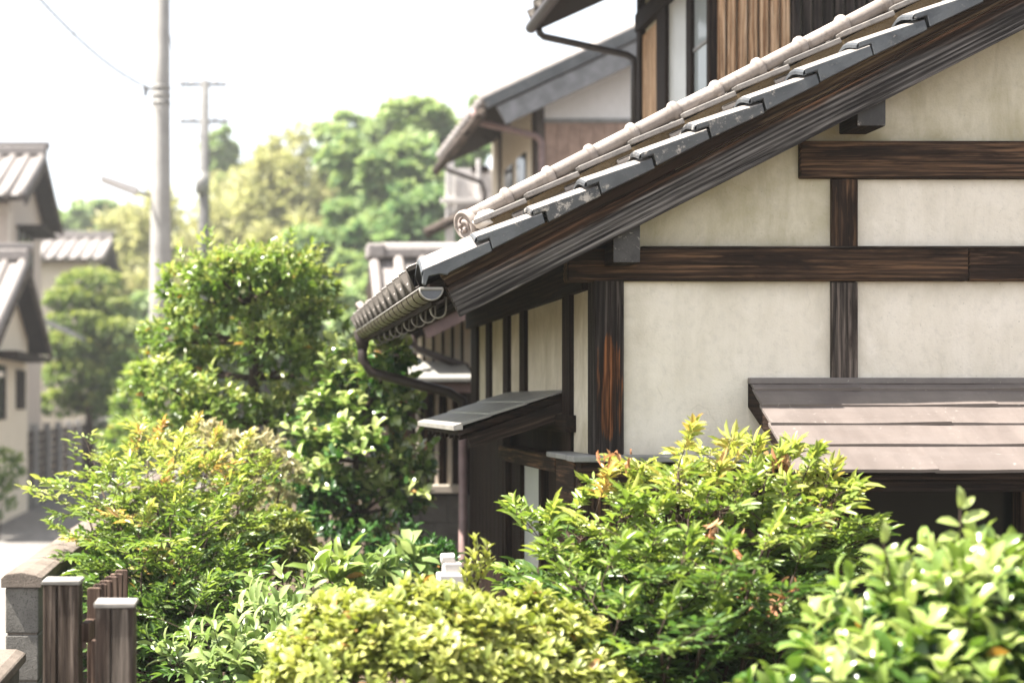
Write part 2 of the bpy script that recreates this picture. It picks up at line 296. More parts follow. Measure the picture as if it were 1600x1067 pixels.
# ------------------------------------------------------------------ builders
WM = {}
class MB:
    def __init__(s): s.v = []; s.f = []
    def add(s, vs, fs):
        k = len(s.v); s.v += [tuple(p) for p in vs]; s.f += [tuple(i + k for i in f) for f in fs]; return s
    def box(s, x0, x1, y0, y1, z0, z1):
        return s.add([(x0, y0, z0), (x1, y0, z0), (x1, y1, z0), (x0, y1, z0), (x0, y0, z1), (x1, y0, z1), (x1, y1, z1), (x0, y1, z1)],
                     [(0, 3, 2, 1), (4, 5, 6, 7), (0, 1, 5, 4), (1, 2, 6, 5), (2, 3, 7, 6), (3, 0, 4, 7)])
    def prism_y(s, poly, y0, y1):          # poly of (x, z), extruded along y
        n = len(poly); a = sum(poly[i][0] * poly[(i + 1) % n][1] - poly[(i + 1) % n][0] * poly[i][1] for i in range(n))
        if a < 0: poly = poly[::-1]
        vs = [(p[0], y0, p[1]) for p in poly] + [(p[0], y1, p[1]) for p in poly]
        return s.add(vs, [tuple(range(n)), tuple(range(2 * n - 1, n - 1, -1))] + [(i, i + n, (i + 1) % n + n, (i + 1) % n) for i in range(n)])
    def prism_x(s, poly, x0, x1):          # poly of (y, z)
        n = len(poly); a = sum(poly[i][0] * poly[(i + 1) % n][1] - poly[(i + 1) % n][0] * poly[i][1] for i in range(n))
        if a < 0: poly = poly[::-1]
        vs = [(x0, p[0], p[1]) for p in poly] + [(x1, p[0], p[1]) for p in poly]
        return s.add(vs, [tuple(range(n - 1, -1, -1)), tuple(range(n, 2 * n))] + [(i, (i + 1) % n, (i + 1) % n + n, i + n) for i in range(n)])
    def tube(s, pts, rad, seg=8, caps=True):
        pts = [Vector(p) for p in pts]; n = len(pts); k = len(s.v)
        rad = rad if hasattr(rad, '__len__') else [rad] * n
        prev = None
        for i, p in enumerate(pts):
            d = (pts[min(i + 1, n - 1)] - pts[max(i - 1, 0)]).normalized()
            u = d.orthogonal().normalized() if prev is None else (prev - d * prev.dot(d)).normalized()
            prev = u; w = d.cross(u)
            for j in range(seg):
                a = 2 * math.pi * j / seg
                s.v.append(tuple(p + (u * math.cos(a) + w * math.sin(a)) * rad[i]))
        for i in range(n - 1):
            for j in range(seg):
                a, b = k + i * seg + j, k + i * seg + (j + 1) % seg
                s.f.append((a, b, b + seg, a + seg))
        if caps:
            s.f.append(tuple(k + j for j in range(seg - 1, -1, -1))); s.f.append(tuple(k + (n - 1) * seg + j for j in range(seg)))
        return s
    def grid(s, rows, close=False):        # list of rows of points
        k = len(s.v); m = len(rows[0])
        for r in rows: s.v += [tuple(p) for p in r]
        for i in range(len(rows) - 1):
            for j in range(m - 1): s.f.append((k + i * m + j, k + i * m + j + 1, k + (i + 1) * m + j + 1, k + (i + 1) * m + j))
        return s

def mesh_of(name, mb, mat, smooth=False):
    me = bpy.data.meshes.new(name); me.from_pydata(mb.v, [], mb.f); me.materials.append(mat)
    if smooth: me.polygons.foreach_set('use_smooth', [True] * len(me.polygons))
    me.update(); return me
def place(name, me, mat4=None, parent=None):
    o = bpy.data.objects.new(name, me); COL.objects.link(o)
    mat4 = Matrix.Identity(4) if mat4 is None else mat4
    if parent is not None:
        o.parent = parent; o.matrix_parent_inverse = WM[parent.name].inverted()
    o.matrix_basis = mat4; WM[o.name] = mat4.copy(); return o
def part(name, mb, mat, parent=None, bevel=0.0, smooth=False, seg=2, label=None):
    v = np.array(mb.v); c = (v.min(0) + v.max(0)) / 2; mb.v = [tuple(p) for p in (v - c)]
    me = mesh_of(name, mb, M[mat] if isinstance(mat, str) else mat, smooth)
    o = place(name, me, Matrix.Translation(c), parent)
    if bevel:
        b = o.modifiers.new('bevel', 'BEVEL'); b.width = bevel; b.segments = seg; b.limit_method = 'ANGLE'; b.angle_limit = R(35)
    if label: o['label'] = label
    return o
def tag(o, label, cat, group=None):
    o['label'] = label; o['category'] = cat
    if group: o['group'] = group
    return o
def thing(name, label, cat, loc, group=None):
    o = bpy.data.objects.new(name, None); COL.objects.link(o); o.location = loc; o.empty_display_size = .2
    WM[o.name] = Matrix.Translation(loc); return tag(o, label, cat, group)
def struct(o): o['kind'] = 'structure'; return o
def box(name, b, mat, parent=None, bevel=.004, **kw): return part(name, MB().box(*b), mat, parent, bevel, **kw)
def wobble(mb, amp, seed=0):
    r = random.Random(seed); mb.v = [(x + r.uniform(-amp, amp), y + r.uniform(-amp, amp), z + r.uniform(-amp, amp)) for x, y, z in mb.v]; return mb

# ---- leaves
LT = np.array([(0, 0, 0), (-.5, .30, .10), (0, .32, -.02), (.5, .30, .10), (-.42, .66, .05), (0, .68, -.05), (.42, .66, .05), (0, 1, -.12)], float)
LTF = [(0, 2, 1), (0, 3, 2), (1, 2, 5, 4), (2, 3, 6, 5), (4, 5, 7), (5, 6, 7)]
LO = np.array([(0, 0, 0), (-.36, .22, .05), (0, .24, -.02), (.36, .22, .05), (-.5, .52, .07), (0, .54, .0), (.5, .52, .07), (-.36, .82, -.03), (0, .84, -.09), (.36, .82, -.03), (0, 1, -.20)], float)
LOF = [(0, 2, 1), (0, 3, 2), (1, 2, 5, 4), (2, 3, 6, 5), (4, 5, 8, 7), (5, 6, 9, 8), (7, 8, 10), (8, 9, 10)]
ROUND = {'l_gloss', 'l_azalea', 'l_camellia', 'l_broad'}
class Leaves:
    def __init__(s): s.b = []; s.d = []; s.u = []; s.L = []; s.W = []; s.t = []
    def add(s, base, d, up, L, W, t):
        s.b.append(tuple(base)); s.d.append(tuple(d)); s.u.append(tuple(up)); s.L.append(L); s.W.append(W); s.t.append(t)
    def arrays(s):
        b = np.array(s.b); d = np.array(s.d); u = np.array(s.u)
        d /= np.linalg.norm(d, axis=1, keepdims=True) + 1e-9
        x = np.cross(d, u); x /= np.linalg.norm(x, axis=1, keepdims=True) + 1e-9
        n = np.cross(x, d)
        return b, d, x, n, np.array(s.L), np.array(s.W), np.array(s.t)

def leaf_mesh(name, arr, mat, rnd_=False):
    b, d, x, n, L, Wd, t = arr; N = len(b)
    tp, LF = (LO, LOF) if rnd_ else (LT, LTF); nv = len(tp)
    P = (b[:, None, :] + x[:, None, :] * (tp[None, :, 0, None] * Wd[:, None, None]) + d[:, None, :] * (tp[None, :, 1, None] * L[:, None, None])
         + n[:, None, :] * (tp[None, :, 2, None] * L[:, None, None])).reshape(-1, 3)
    loops = []; starts = []; k = 0
    for f in LF: starts.append(k); loops += f; k += len(f)
    nl = len(loops)
    li = (np.array(loops)[None, :] + (np.arange(N) * nv)[:, None]).ravel()
    ls = (np.array(starts)[None, :] + (np.arange(N) * nl)[:, None]).ravel()
    me = bpy.data.meshes.new(name)
    me.vertices.add(len(P)); me.vertices.foreach_set('co', P.ravel().astype(np.float32))
    me.loops.add(len(li)); me.loops.foreach_set('vertex_index', li.astype(np.int32))
    me.polygons.add(len(ls)); me.polygons.foreach_set('loop_start', ls.astype(np.int32))
    me.polygons.foreach_set('use_smooth', np.ones(len(ls), bool))
    at_ = me.attributes.new('tint', 'FLOAT', 'POINT'); at_.data.foreach_set('value', np.repeat(np.clip(t, 0, 1), nv).astype(np.float32))
    me.materials.append(mat); me.update(calc_edges=True); return me
_tpl = {}
def leaf_tpl(mat, q):
    if (mat, q) not in _tpl:
        a = (np.zeros((1, 3)), np.array([[0, 1., 0]]), np.array([[1., 0, 0]]), np.array([[0, 0, 1.]]), np.ones(1), np.ones(1), np.array([q / 11.0]))
        _tpl[(mat, q)] = leaf_mesh('leaf', a, M[mat], mat in ROUND)
    return _tpl[(mat, q)]
def foliage(parent, lv, mat, single=300, name='foliage', yb=0.0):
    """the leaves that show largest become parts of their own, the rest one part"""
    arr = lv.arrays(); b, d, x, n, L, Wd, t = arr; N = len(b)
    pick = np.zeros(N, bool)
    if single:
        px = VX + b[:, 0] / b[:, 1] * F; py = VY - (b[:, 2] - E) / b[:, 1] * F
        ok = (px > 4) & (px < 1596) & (py > 4) & (py < 1063)
        score = np.where(ok, L / (b[:, 1] - yb) + (b[:, 2]) * .002, -1)
        idx = np.argsort(-score)[:single]; idx = idx[ok[idx]]; pick[idx] = True
        for i in idx:
            q = int(round(float(np.clip(t[i], 0, 1)) * 11))
            m4 = Matrix(((x[i, 0] * Wd[i], d[i, 0] * L[i], n[i, 0] * L[i], b[i, 0]), (x[i, 1] * Wd[i], d[i, 1] * L[i], n[i, 1] * L[i], b[i, 1]),
                         (x[i, 2] * Wd[i], d[i, 2] * L[i], n[i, 2] * L[i], b[i, 2]), (0, 0, 0, 1)))
            place('leaf', leaf_tpl(mat, q), m4, parent)
    k = ~pick
    if k.any():
        o = place(name, leaf_mesh(name, tuple(a[k] for a in arr), M[mat], mat in ROUND), None, parent); o['kind'] = 'stuff'

def rdir():
    z = random.uniform(-1, 1); a = random.uniform(0, 2 * math.pi); r = math.sqrt(1 - z * z)
    return Vector((r * math.cos(a), r * math.sin(a), z))
def rosette(lv, p, d, n, L, W, tint, spread=1.0, tj=.15):
    d = d.normalized(); u = d.orthogonal().normalized(); w = d.cross(u); a0 = random.uniform(0, 6.28)
    for i in range(n):
        a = a0 + i * 2.4
        s = spread * random.uniform(.55, 1.2)
        q = (d + (u * math.cos(a) + w * math.sin(a)) * s + Vector((0, 0, random.uniform(-.15, .1)))).normalized()
        up = (d + Vector((0, 0, .7)) + rdir() * .35).normalized()
        l = L * random.uniform(.5, 1.25)
        lv.add(p - d * random.uniform(0, L * .6), q, up, l, W * l / L * random.uniform(.85, 1.15), 1.0 if random.random() < .012 else min(.95, tint + random.uniform(-tj, tj)))
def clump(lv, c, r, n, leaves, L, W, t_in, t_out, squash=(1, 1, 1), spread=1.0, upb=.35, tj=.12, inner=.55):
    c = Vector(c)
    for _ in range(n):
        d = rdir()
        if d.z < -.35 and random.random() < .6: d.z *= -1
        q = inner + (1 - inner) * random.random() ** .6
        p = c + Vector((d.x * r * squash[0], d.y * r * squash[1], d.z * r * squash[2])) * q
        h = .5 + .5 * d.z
        rosette(lv, p, (d + Vector((0, 0, upb)) + rdir() * .4), leaves, L, W, t_in + (t_out - t_in) * (.35 * (q - inner) / (1 - inner) + .65 * h * q), spread, tj)  # inner and lower leaves tinted darker, shade put into the leaf colour
def bez(a, b, lift, n=7):
    a, b = Vector(a), Vector(b); m = (a + b) / 2 + Vector(lift)
    return [a * (1 - t) ** 2 + m * 2 * t * (1 - t) + b * t * t for t in [i / (n - 1) for i in range(n)]]

# ------------------------------------------------------------------ ground, lane, hill
def sheet(name, x0, x1, y0, y1, z, mat):
    return struct(part(name, MB().add([(x0, y0, z), (x1, y0, z), (x1, y1, z), (x0, y1, z)], [(0, 1, 2, 3)]), mat))
sheet('ground', -400, 400, -40, 900, 0.0, 'soil')
sheet('lane', -4.25, -1.06, -6, 70, .006, 'road')
def hill_h(x): return 10 + 8 / (1 + math.exp(-(x - 2) / 5)) + 1.2 * math.sin(x * .21) - 5 / (1 + math.exp(-(x - 30) / 8))
hm = MB(); rows = []
for j in range(9):
    v = j / 8
    rows.append([(-140 + 14 * i, 85 + 60 * v, -.5 + hill_h(-140 + 14 * i) * math.sin(v * math.pi * .5)) for i in range(21)])
struct(part('hill', hm.grid(rows), 'hill', smooth=True))

# ------------------------------------------------------------------ the timber house with the tiled gable
GW = 5.44                                   # plaster plane of the gable
SX = X(927, GW)                            # outer face of the side wall (1.324)
MT = .51                                   # roof pitch
def zt(x): return E + .555 + MT * (x - .885)       # underside of the rake tiles
def zb(x): return E + .3166 + MT * (x - .775)      # lower edge of the barge board
house = thing('timber_house', 'timber framed plaster house with tiled gable roof and sheet metal window hood', 'house', (2.6, 7.0, 0))

# gable posts, beams, plaster
def gx(px): return X(px, GW)
def gz(py): return Z(py, GW)
post_c = box('post', (gx(927), gx(973), GW - .022, GW + .095, E - .2, gz(438)), 'post_z', house, .006, label='corner post with bare orange brown wood')
box('post', (gx(1297), gx(1338), GW - .018, GW + .05, gz(596) - .02, gz(441)), 'weather_z', house, .005)
box('post', (gx(1297), gx(1338), GW - .018, GW + .05, gz(387), gz(281)), 'frame_z', house, .005)
box('beam', (gx(885), gx(1507), GW - .032, GW + .06, gz(440), gz(389.5)), 'frame_x', house, .006)
box('beam', (gx(1508.5), 4.2, GW - .030, GW + .06, gz(440), gz(389)), 'frame_x', house, .007)
box('ledge', (gx(1000), 4.2, GW - .036, GW + .004, gz(388.8), gz(386)), 'weather_x', house, .002)
box('beam', (gx(1247), 4.2, GW - .026, GW + .06, gz(280), gz(222)), 'frame_x', house, .006)
# top edges of the upper panels follow the roof
def roofcut(x0, x1, z0, inset=.02):
    return [(x0, z0), (x1, z0), (x1, zb(x1) + .15), (x0, zb(x0) + .15)]
part('plaster_panel', MB().box(gx(973), gx(1297), GW, GW + .06, E - .2, gz(439)), 'plaster', house)
part('plaster_panel', MB().box(gx(1338), 3.3, GW, GW + .06, E - .2, gz(439)), 'plaster', house)
part('plaster_panel', MB().prism_y(roofcut(gx(945), gx(1297), gz(389)), GW, GW + .06), 'plaster_up', house)
part('plaster_panel', MB().box(gx(1338), 3.3, GW, GW + .06, gz(389), gz(281)), 'plaster', house)
part('plaster_panel', MB().prism_y(roofcut(gx(1247), 3.3, gz(223)), GW + .004, GW + .06), 'plaster_up', house)
# purlins that carry the rake
s_ = F / 5.29
for (p0, p1, y0, y1) in ((957, 1000, 411, 352), (1338, 1383, 198, 130)):
    box('purlin', ((p0 - VX) / s_, (p1 - VX) / s_, 5.285, 8.6 if p0 < 1000 else 7.9, E + (VY - y0) / s_, E + (VY - y1) / s_), 'black_y', house, .005)
for (p0, p1, y0, y1) in ((957, 1000, 411, 352), (1338, 1383, 198, 130)):
    box('purlin_end', ((p0 - VX) / s_ + .002, (p1 - VX) / s_ - .002, 5.2815, 5.2845, E + (VY - y0) / s_ + .002, E + (VY - y1) / s_ - .002), 'purlin_end', house, .001)
# side wall, seen at a grazing angle
def sy(px): return SX * F / (px - VX)
ztop = E + .47
battens = [(880, 892), (813, 821), (787, 795), (760, 766), (737, 746)]
edges = [5.56] + [q for a, b in battens for q in (sy(b), sy(a))]
for i in range(0, len(edges) - 1, 2):
    y0, y1 = edges[i], edges[i + 1]
    if y1 - y0 > .02:
        part('plaster_panel', MB().box(SX + .012, SX + .06, y0 + .001, y1 - .001, E - .22 if i == 0 else E - .05, ztop), 'plaster_side', house)
for a, b in battens:
    box('batten', (SX - .006, SX + .05, sy(b), sy(a), E - .22 if a > 870 else E - .05, ztop), 'black_z', house, .003)
box('beam', (SX - .02, SX + .10, GW + .1, 8.55, E + .44, E + .56), 'black_y', house, .004, label='dark eave beam along the side wall')
# back and far end so that the house is a closed body
box('wall', (SX + .075, 4.2, GW + .1, 8.5, 0, E + .62), 'black_z', house, 0)
part('wall', MB().prism_y([(SX + .1, E + .6), (4.2, E + .6), (4.2, zb(4.2)), (SX + .1, zb(SX + .1))], GW + .1, 8.45), 'plaster_up', house)

# barge boards
xr = 4.3
part('barge_board', MB().prism_y([(.775, zb(.775)), (xr, zb(xr)), (xr, zb(xr) + .137), (.719, zb(.719) + .137)], 5.25, 5.283), 'barge', house, .004)
part('barge_board', MB().prism_y([(.728, zb(.728) + .139), (xr, zb(xr) + .139), (xr, zt(xr) + .012), (.70, zt(.70) + .012)], 5.258, 5.284), 'barge_upper', house, .003, label='narrow upper barge strip under the tiles')
part('barge_board', MB().prism_y([(.775, zb(.775)), (xr, zb(xr)), (xr, zb(xr) + .137), (.719, zb(.719) + .137)], 8.58, 8.61), 'barge', house, .004)
# roof deck, rafters and eave fascia
roof = part('roof', MB().prism_y([(.665, zt(.665) - .024), (xr, zt(xr) - .024), (xr + .9, zt(xr) - .024 - MT * .9), (xr + .9, zt(xr) - MT * .9), (xr, zt(xr)), (.665, zt(.665))], 5.285, 8.575), 'black_x', house)
for i in range(12):
    y = 5.36 + i * .285
    part('rafter', MB().prism_y([(.69, zt(.69) - .072), (1.6, zt(1.6) - .072), (1.6, zt(1.6) - .026), (.69, zt(.69) - .026)], y, y + .045), 'black_x', roof)
part('fascia', MB().box(.672, .688, 5.29, 8.57, zt(.67) - .085, zt(.67) - .027), 'black_y', roof)

# rake tiles (each with its stepped side face and humped top)
RY = 5.215
A0 = [(-.060, .048), (-.057, .027), (-.012, .042), (0, 0), (.194, .094), (.183, .131)]
PRO = [(0.0, -.005), (.008, .0), (.03, .005), (.065, .015), (.10, .022), (.135, .022), (.165, .012), (.20, -.004), (.235, -.02)]
def rake_mesh(face, name, flange=.028, pro=PRO, lip=None):
    mb = MB().prism_y(face, 0, flange)
    a, f = Vector(face[0]), Vector(face[-1])
    dirv = (f - a).normalized(); nose = a - dirv * .006
    top, bot = [], []
    for u in (0, .02, .5, 1.0):
        p = nose + (f - nose) * u
        dz = -.008 if u == 0 else 0
        top.append([(p.x, y, p.y + h + dz + .0015) for y, h in pro]); bot.append([(p.x, y, p.y + h - .018) for y, h in pro])
    mb.grid([r[::-1] for r in top]); mb.grid(bot)
    mb.grid([bot[0][::-1], top[0][::-1]]); mb.grid([top[-1][::-1], bot[-1][::-1]])
    return mesh_of(name, mb, M['tile_rake'])
# upward rake tile faces take a paler second material, sunlight put into the colour
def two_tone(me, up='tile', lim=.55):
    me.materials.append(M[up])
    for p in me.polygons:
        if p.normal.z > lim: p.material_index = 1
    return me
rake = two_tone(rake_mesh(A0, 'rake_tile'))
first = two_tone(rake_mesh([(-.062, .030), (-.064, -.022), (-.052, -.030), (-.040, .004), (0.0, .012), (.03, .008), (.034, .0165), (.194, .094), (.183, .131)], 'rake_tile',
                           pro=[(0.0, -.004), (.008, .0), (.03, .014), (.065, .036), (.10, .05), (.135, .05), (.165, .034), (.20, .008), (.235, -.02)]))
for k in range(18):
    x = .6906 + .2 * k
    r_ = random.Random(k)
    m4 = Matrix.Translation((x + r_.uniform(-.004, .004), RY + r_.uniform(-.005, .005), zt(x) + .004 + r_.uniform(-.0025, .0025))) @ Matrix.Rotation(r_.uniform(-.02, .02), 4, 'Y') @ Matrix.Rotation(r_.uniform(-.02, .02), 4, 'Z')
    o = place('rake_tile', first if k == 0 else rake, m4, roof)
    b = o.modifiers.new('bevel', 'BEVEL'); b.width = .0035; b.segments = 2; b.limit_method = 'ANGLE'; b.angle_limit = R(40)

# bed of mud, flat slab tiles and the row of round cap tiles above the rake
def zl(x, h): return zt(x) + h
part('mud_bed', wobble(MB().prism_y([(.90, zl(.90, .03)), (xr, zl(xr, .03)), (xr, zl(xr, .128)), (.90, zl(.90, .128))], RY + .21, RY + .36), .003), 'moss', roof)
th = math.atan(MT)
slab = MB().box(0, .215, 0, .16, 0, .021); slab_me = mesh_of('slab_tile', slab, M['tile_slab'])
for k in range(17):
    x = .855 + .2 * k; r_ = random.Random(k + 50)
    o = place('slab_tile', slab_me, Matrix.Translation((x, RY + .197 + r_.uniform(-.004, .004), zl(x, .137))) @ Matrix.Rotation(-th + .075 + r_.uniform(-.01, .01), 4, 'Y'), roof)
    b = o.modifiers.new('bevel', 'BEVEL'); b.width = .004; b.segments = 2
def round_mb():
    mb = MB(); L = .182
    prof = [(0, .0285), (.02, .029), (L - .034, .0295), (L - .031, .036), (L - .025, .0405), (L - .014, .0415), (L - .006, .039), (L, .031)]
    mb.tube([(u, 0, 0) for u, r in prof], [r for u, r in prof], 20); return mb
rnd = mesh_of('round_tile', round_mb(), M['tile_round'], True)
for k in range(22):
    x = .842 + .162 * k; r_ = random.Random(k + 90)
    place('round_tile', rnd, Matrix.Translation((x, RY + .28 + r_.uniform(-.003, .003), zl(x, .186 + r_.uniform(-.002, .002)))) @ Matrix.Rotation(-th + r_.uniform(-.015, .015), 4, 'Y'), roof)
# end disc with its comma emblem
def disc_mb():
    mb = MB(); pr = [(.030, .0), (.030, .052), (.022, .058), (.004, .0585), (-.004, .055), (-.006, .048), (-.001, .044), (-.001, .0)]
    mb.grid([[(u, max(r, .0004) * math.cos(a), max(r, .0004) * math.sin(a)) for a in [2 * math.pi * j / 28 for j in range(29)]] for u, r in pr][::-1]); return mb
disc_m4 = Matrix.Translation((.822, RY + .27, zl(.822, .160))) @ Matrix.Rotation(-th + .12, 4, 'Y') @ Matrix.Rotation(R(28), 4, 'Z')
dsc = place('end_disc', mesh_of('end_disc', disc_mb(), M['tile_round'], True), disc_m4, roof)
eb = MB()
for i in range(3):
    a0 = i * 2.094
    pts = [Vector((-.003, math.cos(a0 + t * 1.9) * (.014 + .020 * t), math.sin(a0 + t * 1.9) * (.014 + .020 * t))) for t in [0, .2, .4, .6, .8, 1]]
    eb.tube(pts, [.011, .0105, .008, .006, .004, .002], 8)
eo = place('emblem', mesh_of('emblem', eb, M['emblem'], True), disc_m4, roof)
for s2, (mx, my, mz, rr) in enumerate([(.885, .235, .135, .035), (.91, .255, .15, .032), (.872, .30, .12, .038)]):
    mb = MB(); rows = []
    for i in range(7):
        ph = math.pi * i / 6
        rows.append([(rr * 1.3 * math.sin(ph) * math.cos(a), rr * math.sin(ph) * math.sin(a), rr * .8 * math.cos(ph)) for a in [2 * math.pi * j / 10 for j in range(11)]])
    mb.grid(rows[::-1]); wobble(mb, .004, s2); mb.v = [(x + mx, y + RY + my, z + zl(mx, mz)) for x, y, z in mb.v]
    part('mortar', mb, 'mortar', roof, smooth=True)

# pan tiles: wavy section, overlapping courses, the eave course with a dropped lip
WP = [(0, .052), (.022, .056), (.05, .040), (.085, .012), (.13, .0), (.17, -.003), (.21, .004), (.24, .028), (.258, .050)]
def pan_mb(lip=0.0):
    mb = MB(); L = .262
    top = [[(u, v, n + .012 * (1 - u / L)) for v, n in WP] for u in (0, .008, L)]
    top[0] = [(p[0], p[1], p[2] - .004) for p in top[0]]
    bot = [[(u, v, n + .012 * (1 - u / L) - .016) for v, n in WP] for u in (0, L)]
    mb.grid([r[::-1] for r in top]); mb.grid(bot); mb.grid([top[-1][::-1], bot[-1][::-1]])
    if lip:
        fr = [(-.004, p[1], p[2]) for p in top[0]]; dn = [(-.004, p[1], p[2] - lip - (.014 if i in (7, 8, 0, 1) else 0)) for i, p in enumerate(top[0])]
        bk = [(.014, p[1], p[2]) for p in dn]; bk2 = [(.014, p[1], p[2] + lip * .7) for p in dn]
        mb.grid([top[0], fr, dn, bk, bk2][::-1])
    else: mb.grid([bot[0][::-1], top[0][::-1]])
    for s in (0, -1): mb.grid([[bot[0][s], bot[1][s]], [top[0][s], top[2][s]]])
    return mb
pan = mesh_of('pan_tile', pan_mb(), M['tile'], True); pan_e = two_tone(mesh_of('eave_tile', pan_mb(.066), M['tile_eave'], True), 'tile', .86)
for c in range(12):
    for k in range(8 if c > 0 else 8):
        u0 = .62 + k * .2
        y = RY + .20 + c * .256
        m4 = Matrix.Translation((u0, y, zt(u0) + .036)) @ Matrix.Rotation(-th + .03, 4, 'Y')
        place('eave_tile' if k == 0 else 'pan_tile', pan_e if k == 0 else pan, m4, roof)
# far rake: round row that ends in another disc
for k in range(6):
    x = .70 + .162 * k
    place('round_tile', rnd, Matrix.Translation((x, 8.50, zl(x, .11))) @ Matrix.Rotation(-th, 4, 'Y') @ Matrix.Scale(1.3, 4), roof)
place('end_disc', dsc.data, Matrix.Translation((.66, 8.50, zl(.66, .09))) @ Matrix.Rotation(-th, 4, 'Y') @ Matrix.Scale(1.25, 4), roof)

# gutter with jointed half pipe, end cap, hangers and down pipe
GXc, GZ, GR = .664, E + .42, .042
def half(y, r, k=9): return [(GXc + r * math.cos(a), y, GZ + r * 1.0 * math.sin(a)) for a in [math.pi + math.pi * i / (k - 1) for i in range(k)]]
gm = MB(); ys = [5.235, 8.5]
gm.grid([half(y, GR) for y in ys][::-1]); gm.grid([half(y, GR - .003) for y in ys])
gut = part('gutter', gm, 'gutter', house, smooth=True)
for sx in (-1, 1):
    mb = MB().tube([(GXc + sx * GR, 5.233, GZ), (GXc + sx * GR, 8.5, GZ)], .0035, 8); part('lip', mb, 'pale_metal' if sx < 0 else 'gutter', gut, smooth=True)
mb = MB(); mb.add([(GXc, 5.238, GZ)] + half(5.238, GR - .002), [(0, i + 1, i + 2) for i in range(8)]); part('end_cap', mb, 'gutter_in', gut)
part('end_rim', MB().tube(half(5.236, GR + .0005, 13), .0035, 6), 'pale_metal', gut, smooth=True)
part('end_rim', MB().box(GXc - GR, GXc + GR, 5.231, 5.241, GZ - .006, GZ + .005), 'pale_metal', gut, .002)
for i in range(22):
    y = 5.30 + i * .19
    if y < 8.45: part('joint_ring', MB().tube(half(y, GR + .001, 11), .0022, 5), 'black_y', gut, smooth=True)
for i in range(9):
    y = 5.52 + i * .32
    pts = [(.757, y, GZ - .01)] + [(.727 + .03 * math.cos(a), y, GZ - .062 + .03 * math.sin(a)) for a in [-math.pi * q / 6 for q in range(7)]] + [(.697, y, GZ)]
    part('hanger', MB().tube(pts, .0042, 6), 'pale_metal', gut, smooth=True)
dp = [(GXc, 8.46, GZ - .03), (GXc, 8.46, GZ - .16), (GXc + .05, 8.46, GZ - .24), (SX - .13, 8.46, GZ - .36), (SX - .05, 8.45, GZ - .41), (SX - .05, 8.45, GZ - .55)]
part('down_pipe', MB().tube(dp, .03, 12), 'dark_pipe', gut, smooth=True)
part('lower_pipe', MB().tube([(SX - .05, 8.44, GZ - .53), (SX - .05, 8.44, 0)], .027, 12), 'purple_pipe', gut, smooth=True)
part('outlet', MB().tube([(GXc, 8.46, GZ + .01), (GXc, 8.46, GZ - .1)], [.055, .034], 12), 'dark_pipe', gut, smooth=True)

# hood of lapped metal sheets over the gable window
HX0, HX1, HT, HB, HY = gx(1170), 3.55, E + .083, E - .24, GW - .48
hood = part('window_hood', MB().prism_x([(GW - .001, HT - .012), (HY + .012, HB - .006), (HY + .012, HB - .03), (GW - .001, HT - .05)], HX0 + .012, HX1), 'black_x', house, label='lean-to hood of lapped sheet metal')
tt = [0.0, .115, .30, .505, .735, 1.0]
r_ = random.Random(5)
for i in range(5):
    t0, t1 = max(0, tt[i] - .02), tt[i + 1]
    cuts = [HX0 - .004 * i] + sorted([HX0 + q for q in ((.39, 1.05), (.86,), (.64, 1.30), (.93,), (.48, 1.2))[i]]) + [HX1]
    for a, b in zip(cuts[:-1], cuts[1:]):
        def pt(t, off): return (GW - .48 * t - off * .55, HT + (HB - HT) * t + off * .83)
        n = 9; up = []; lo = []
        for j in range(n):
            x = a + .0012 + (b - a + .010) * j / (n - 1)
            w = .0045 * (j / (n - 1)) ** 6 + .0015 * math.sin(x * 9 + i * 2) + r_.uniform(-.0007, .0007)
            y0, z0 = pt(t0, .0015); y1, z1 = pt(t1 + .006, .0105 + w)
            up.append((x, y0, z0)); lo.append((x, y1, z1))
        fold = [(p[0], p[1] + .002, p[2] - .011) for p in lo]
        mid = [((p[0] + q[0]) / 2, (p[1] + q[1]) / 2, (p[2] + q[2]) / 2 + r_.uniform(-.0012, .0012)) for p, q in zip(up, lo)]
        side = MB().grid([fold, lo, mid, up])
        side.add([up[0], lo[0], fold[0], (up[0][0], up[0][1], up[0][2] - .012)], [(0, 1, 2, 3)])
        part('metal_sheet', side, 'hood_metal', hood)
part('flashing', MB().box(HX0 - .006, HX1, GW - .03, GW - .002, HT - .012, HT + .012), 'hood_metal', hood, .003)
part('hood_side', MB().prism_x([(GW - .002, HT - .008), (HY, HB - .004), (HY, HB - .028), (GW - .002, HT - .10)], HX0 - .004, HX0 + .010), 'black_y', hood)
for i in range(7):
    x = HX0 + .08 + i * .235
    part('rafter', MB().prism_x([(GW - .01, HT - .052), (HY + .05, HB - .03), (HY + .05, HB - .06), (GW - .01, HT - .10)], x, x + .03), 'black_y', hood)
box('fascia', (HX0 + .02, HX1, HY + .02, HY + .04, HB - .072, HB - .0315), 'black_x', hood)
# window under it
wz0, wz1 = .95, E - .30
win = box('window', (HX0 + .06, HX1, GW + .03, GW + .06, wz0, wz1 + .25), 'glass_dark', house, 0)
for x in (HX0 + .06, HX0 + .27, HX0 + .33, HX0 + 1.02): box('frame', (x, x + .045, GW - .03, GW + .03, wz0, wz1), 'frame_z', win)
box('frame', (HX0 + .06, HX1, GW - .035, GW + .03, wz1, wz1 + .06), 'frame_x', win)
box('sill', (HX0 + .03, HX1, GW - .08, GW + .03, wz0 - .05, wz0), 'weather_x', win)
for i in range(14):
    x = HX0 + .03 + i * .11
    box('board', (x, x + .106, GW - .012, GW + .03, 0, wz0 - .052), 'frame_z', house, .004)
for i in range(4):
    x = HX0 + .065 - (i + 1) * .0
box('plaster_panel', (gx(973), HX0 + .05, GW, GW + .05, E - .42, E - .202), 'plaster', house, 0)
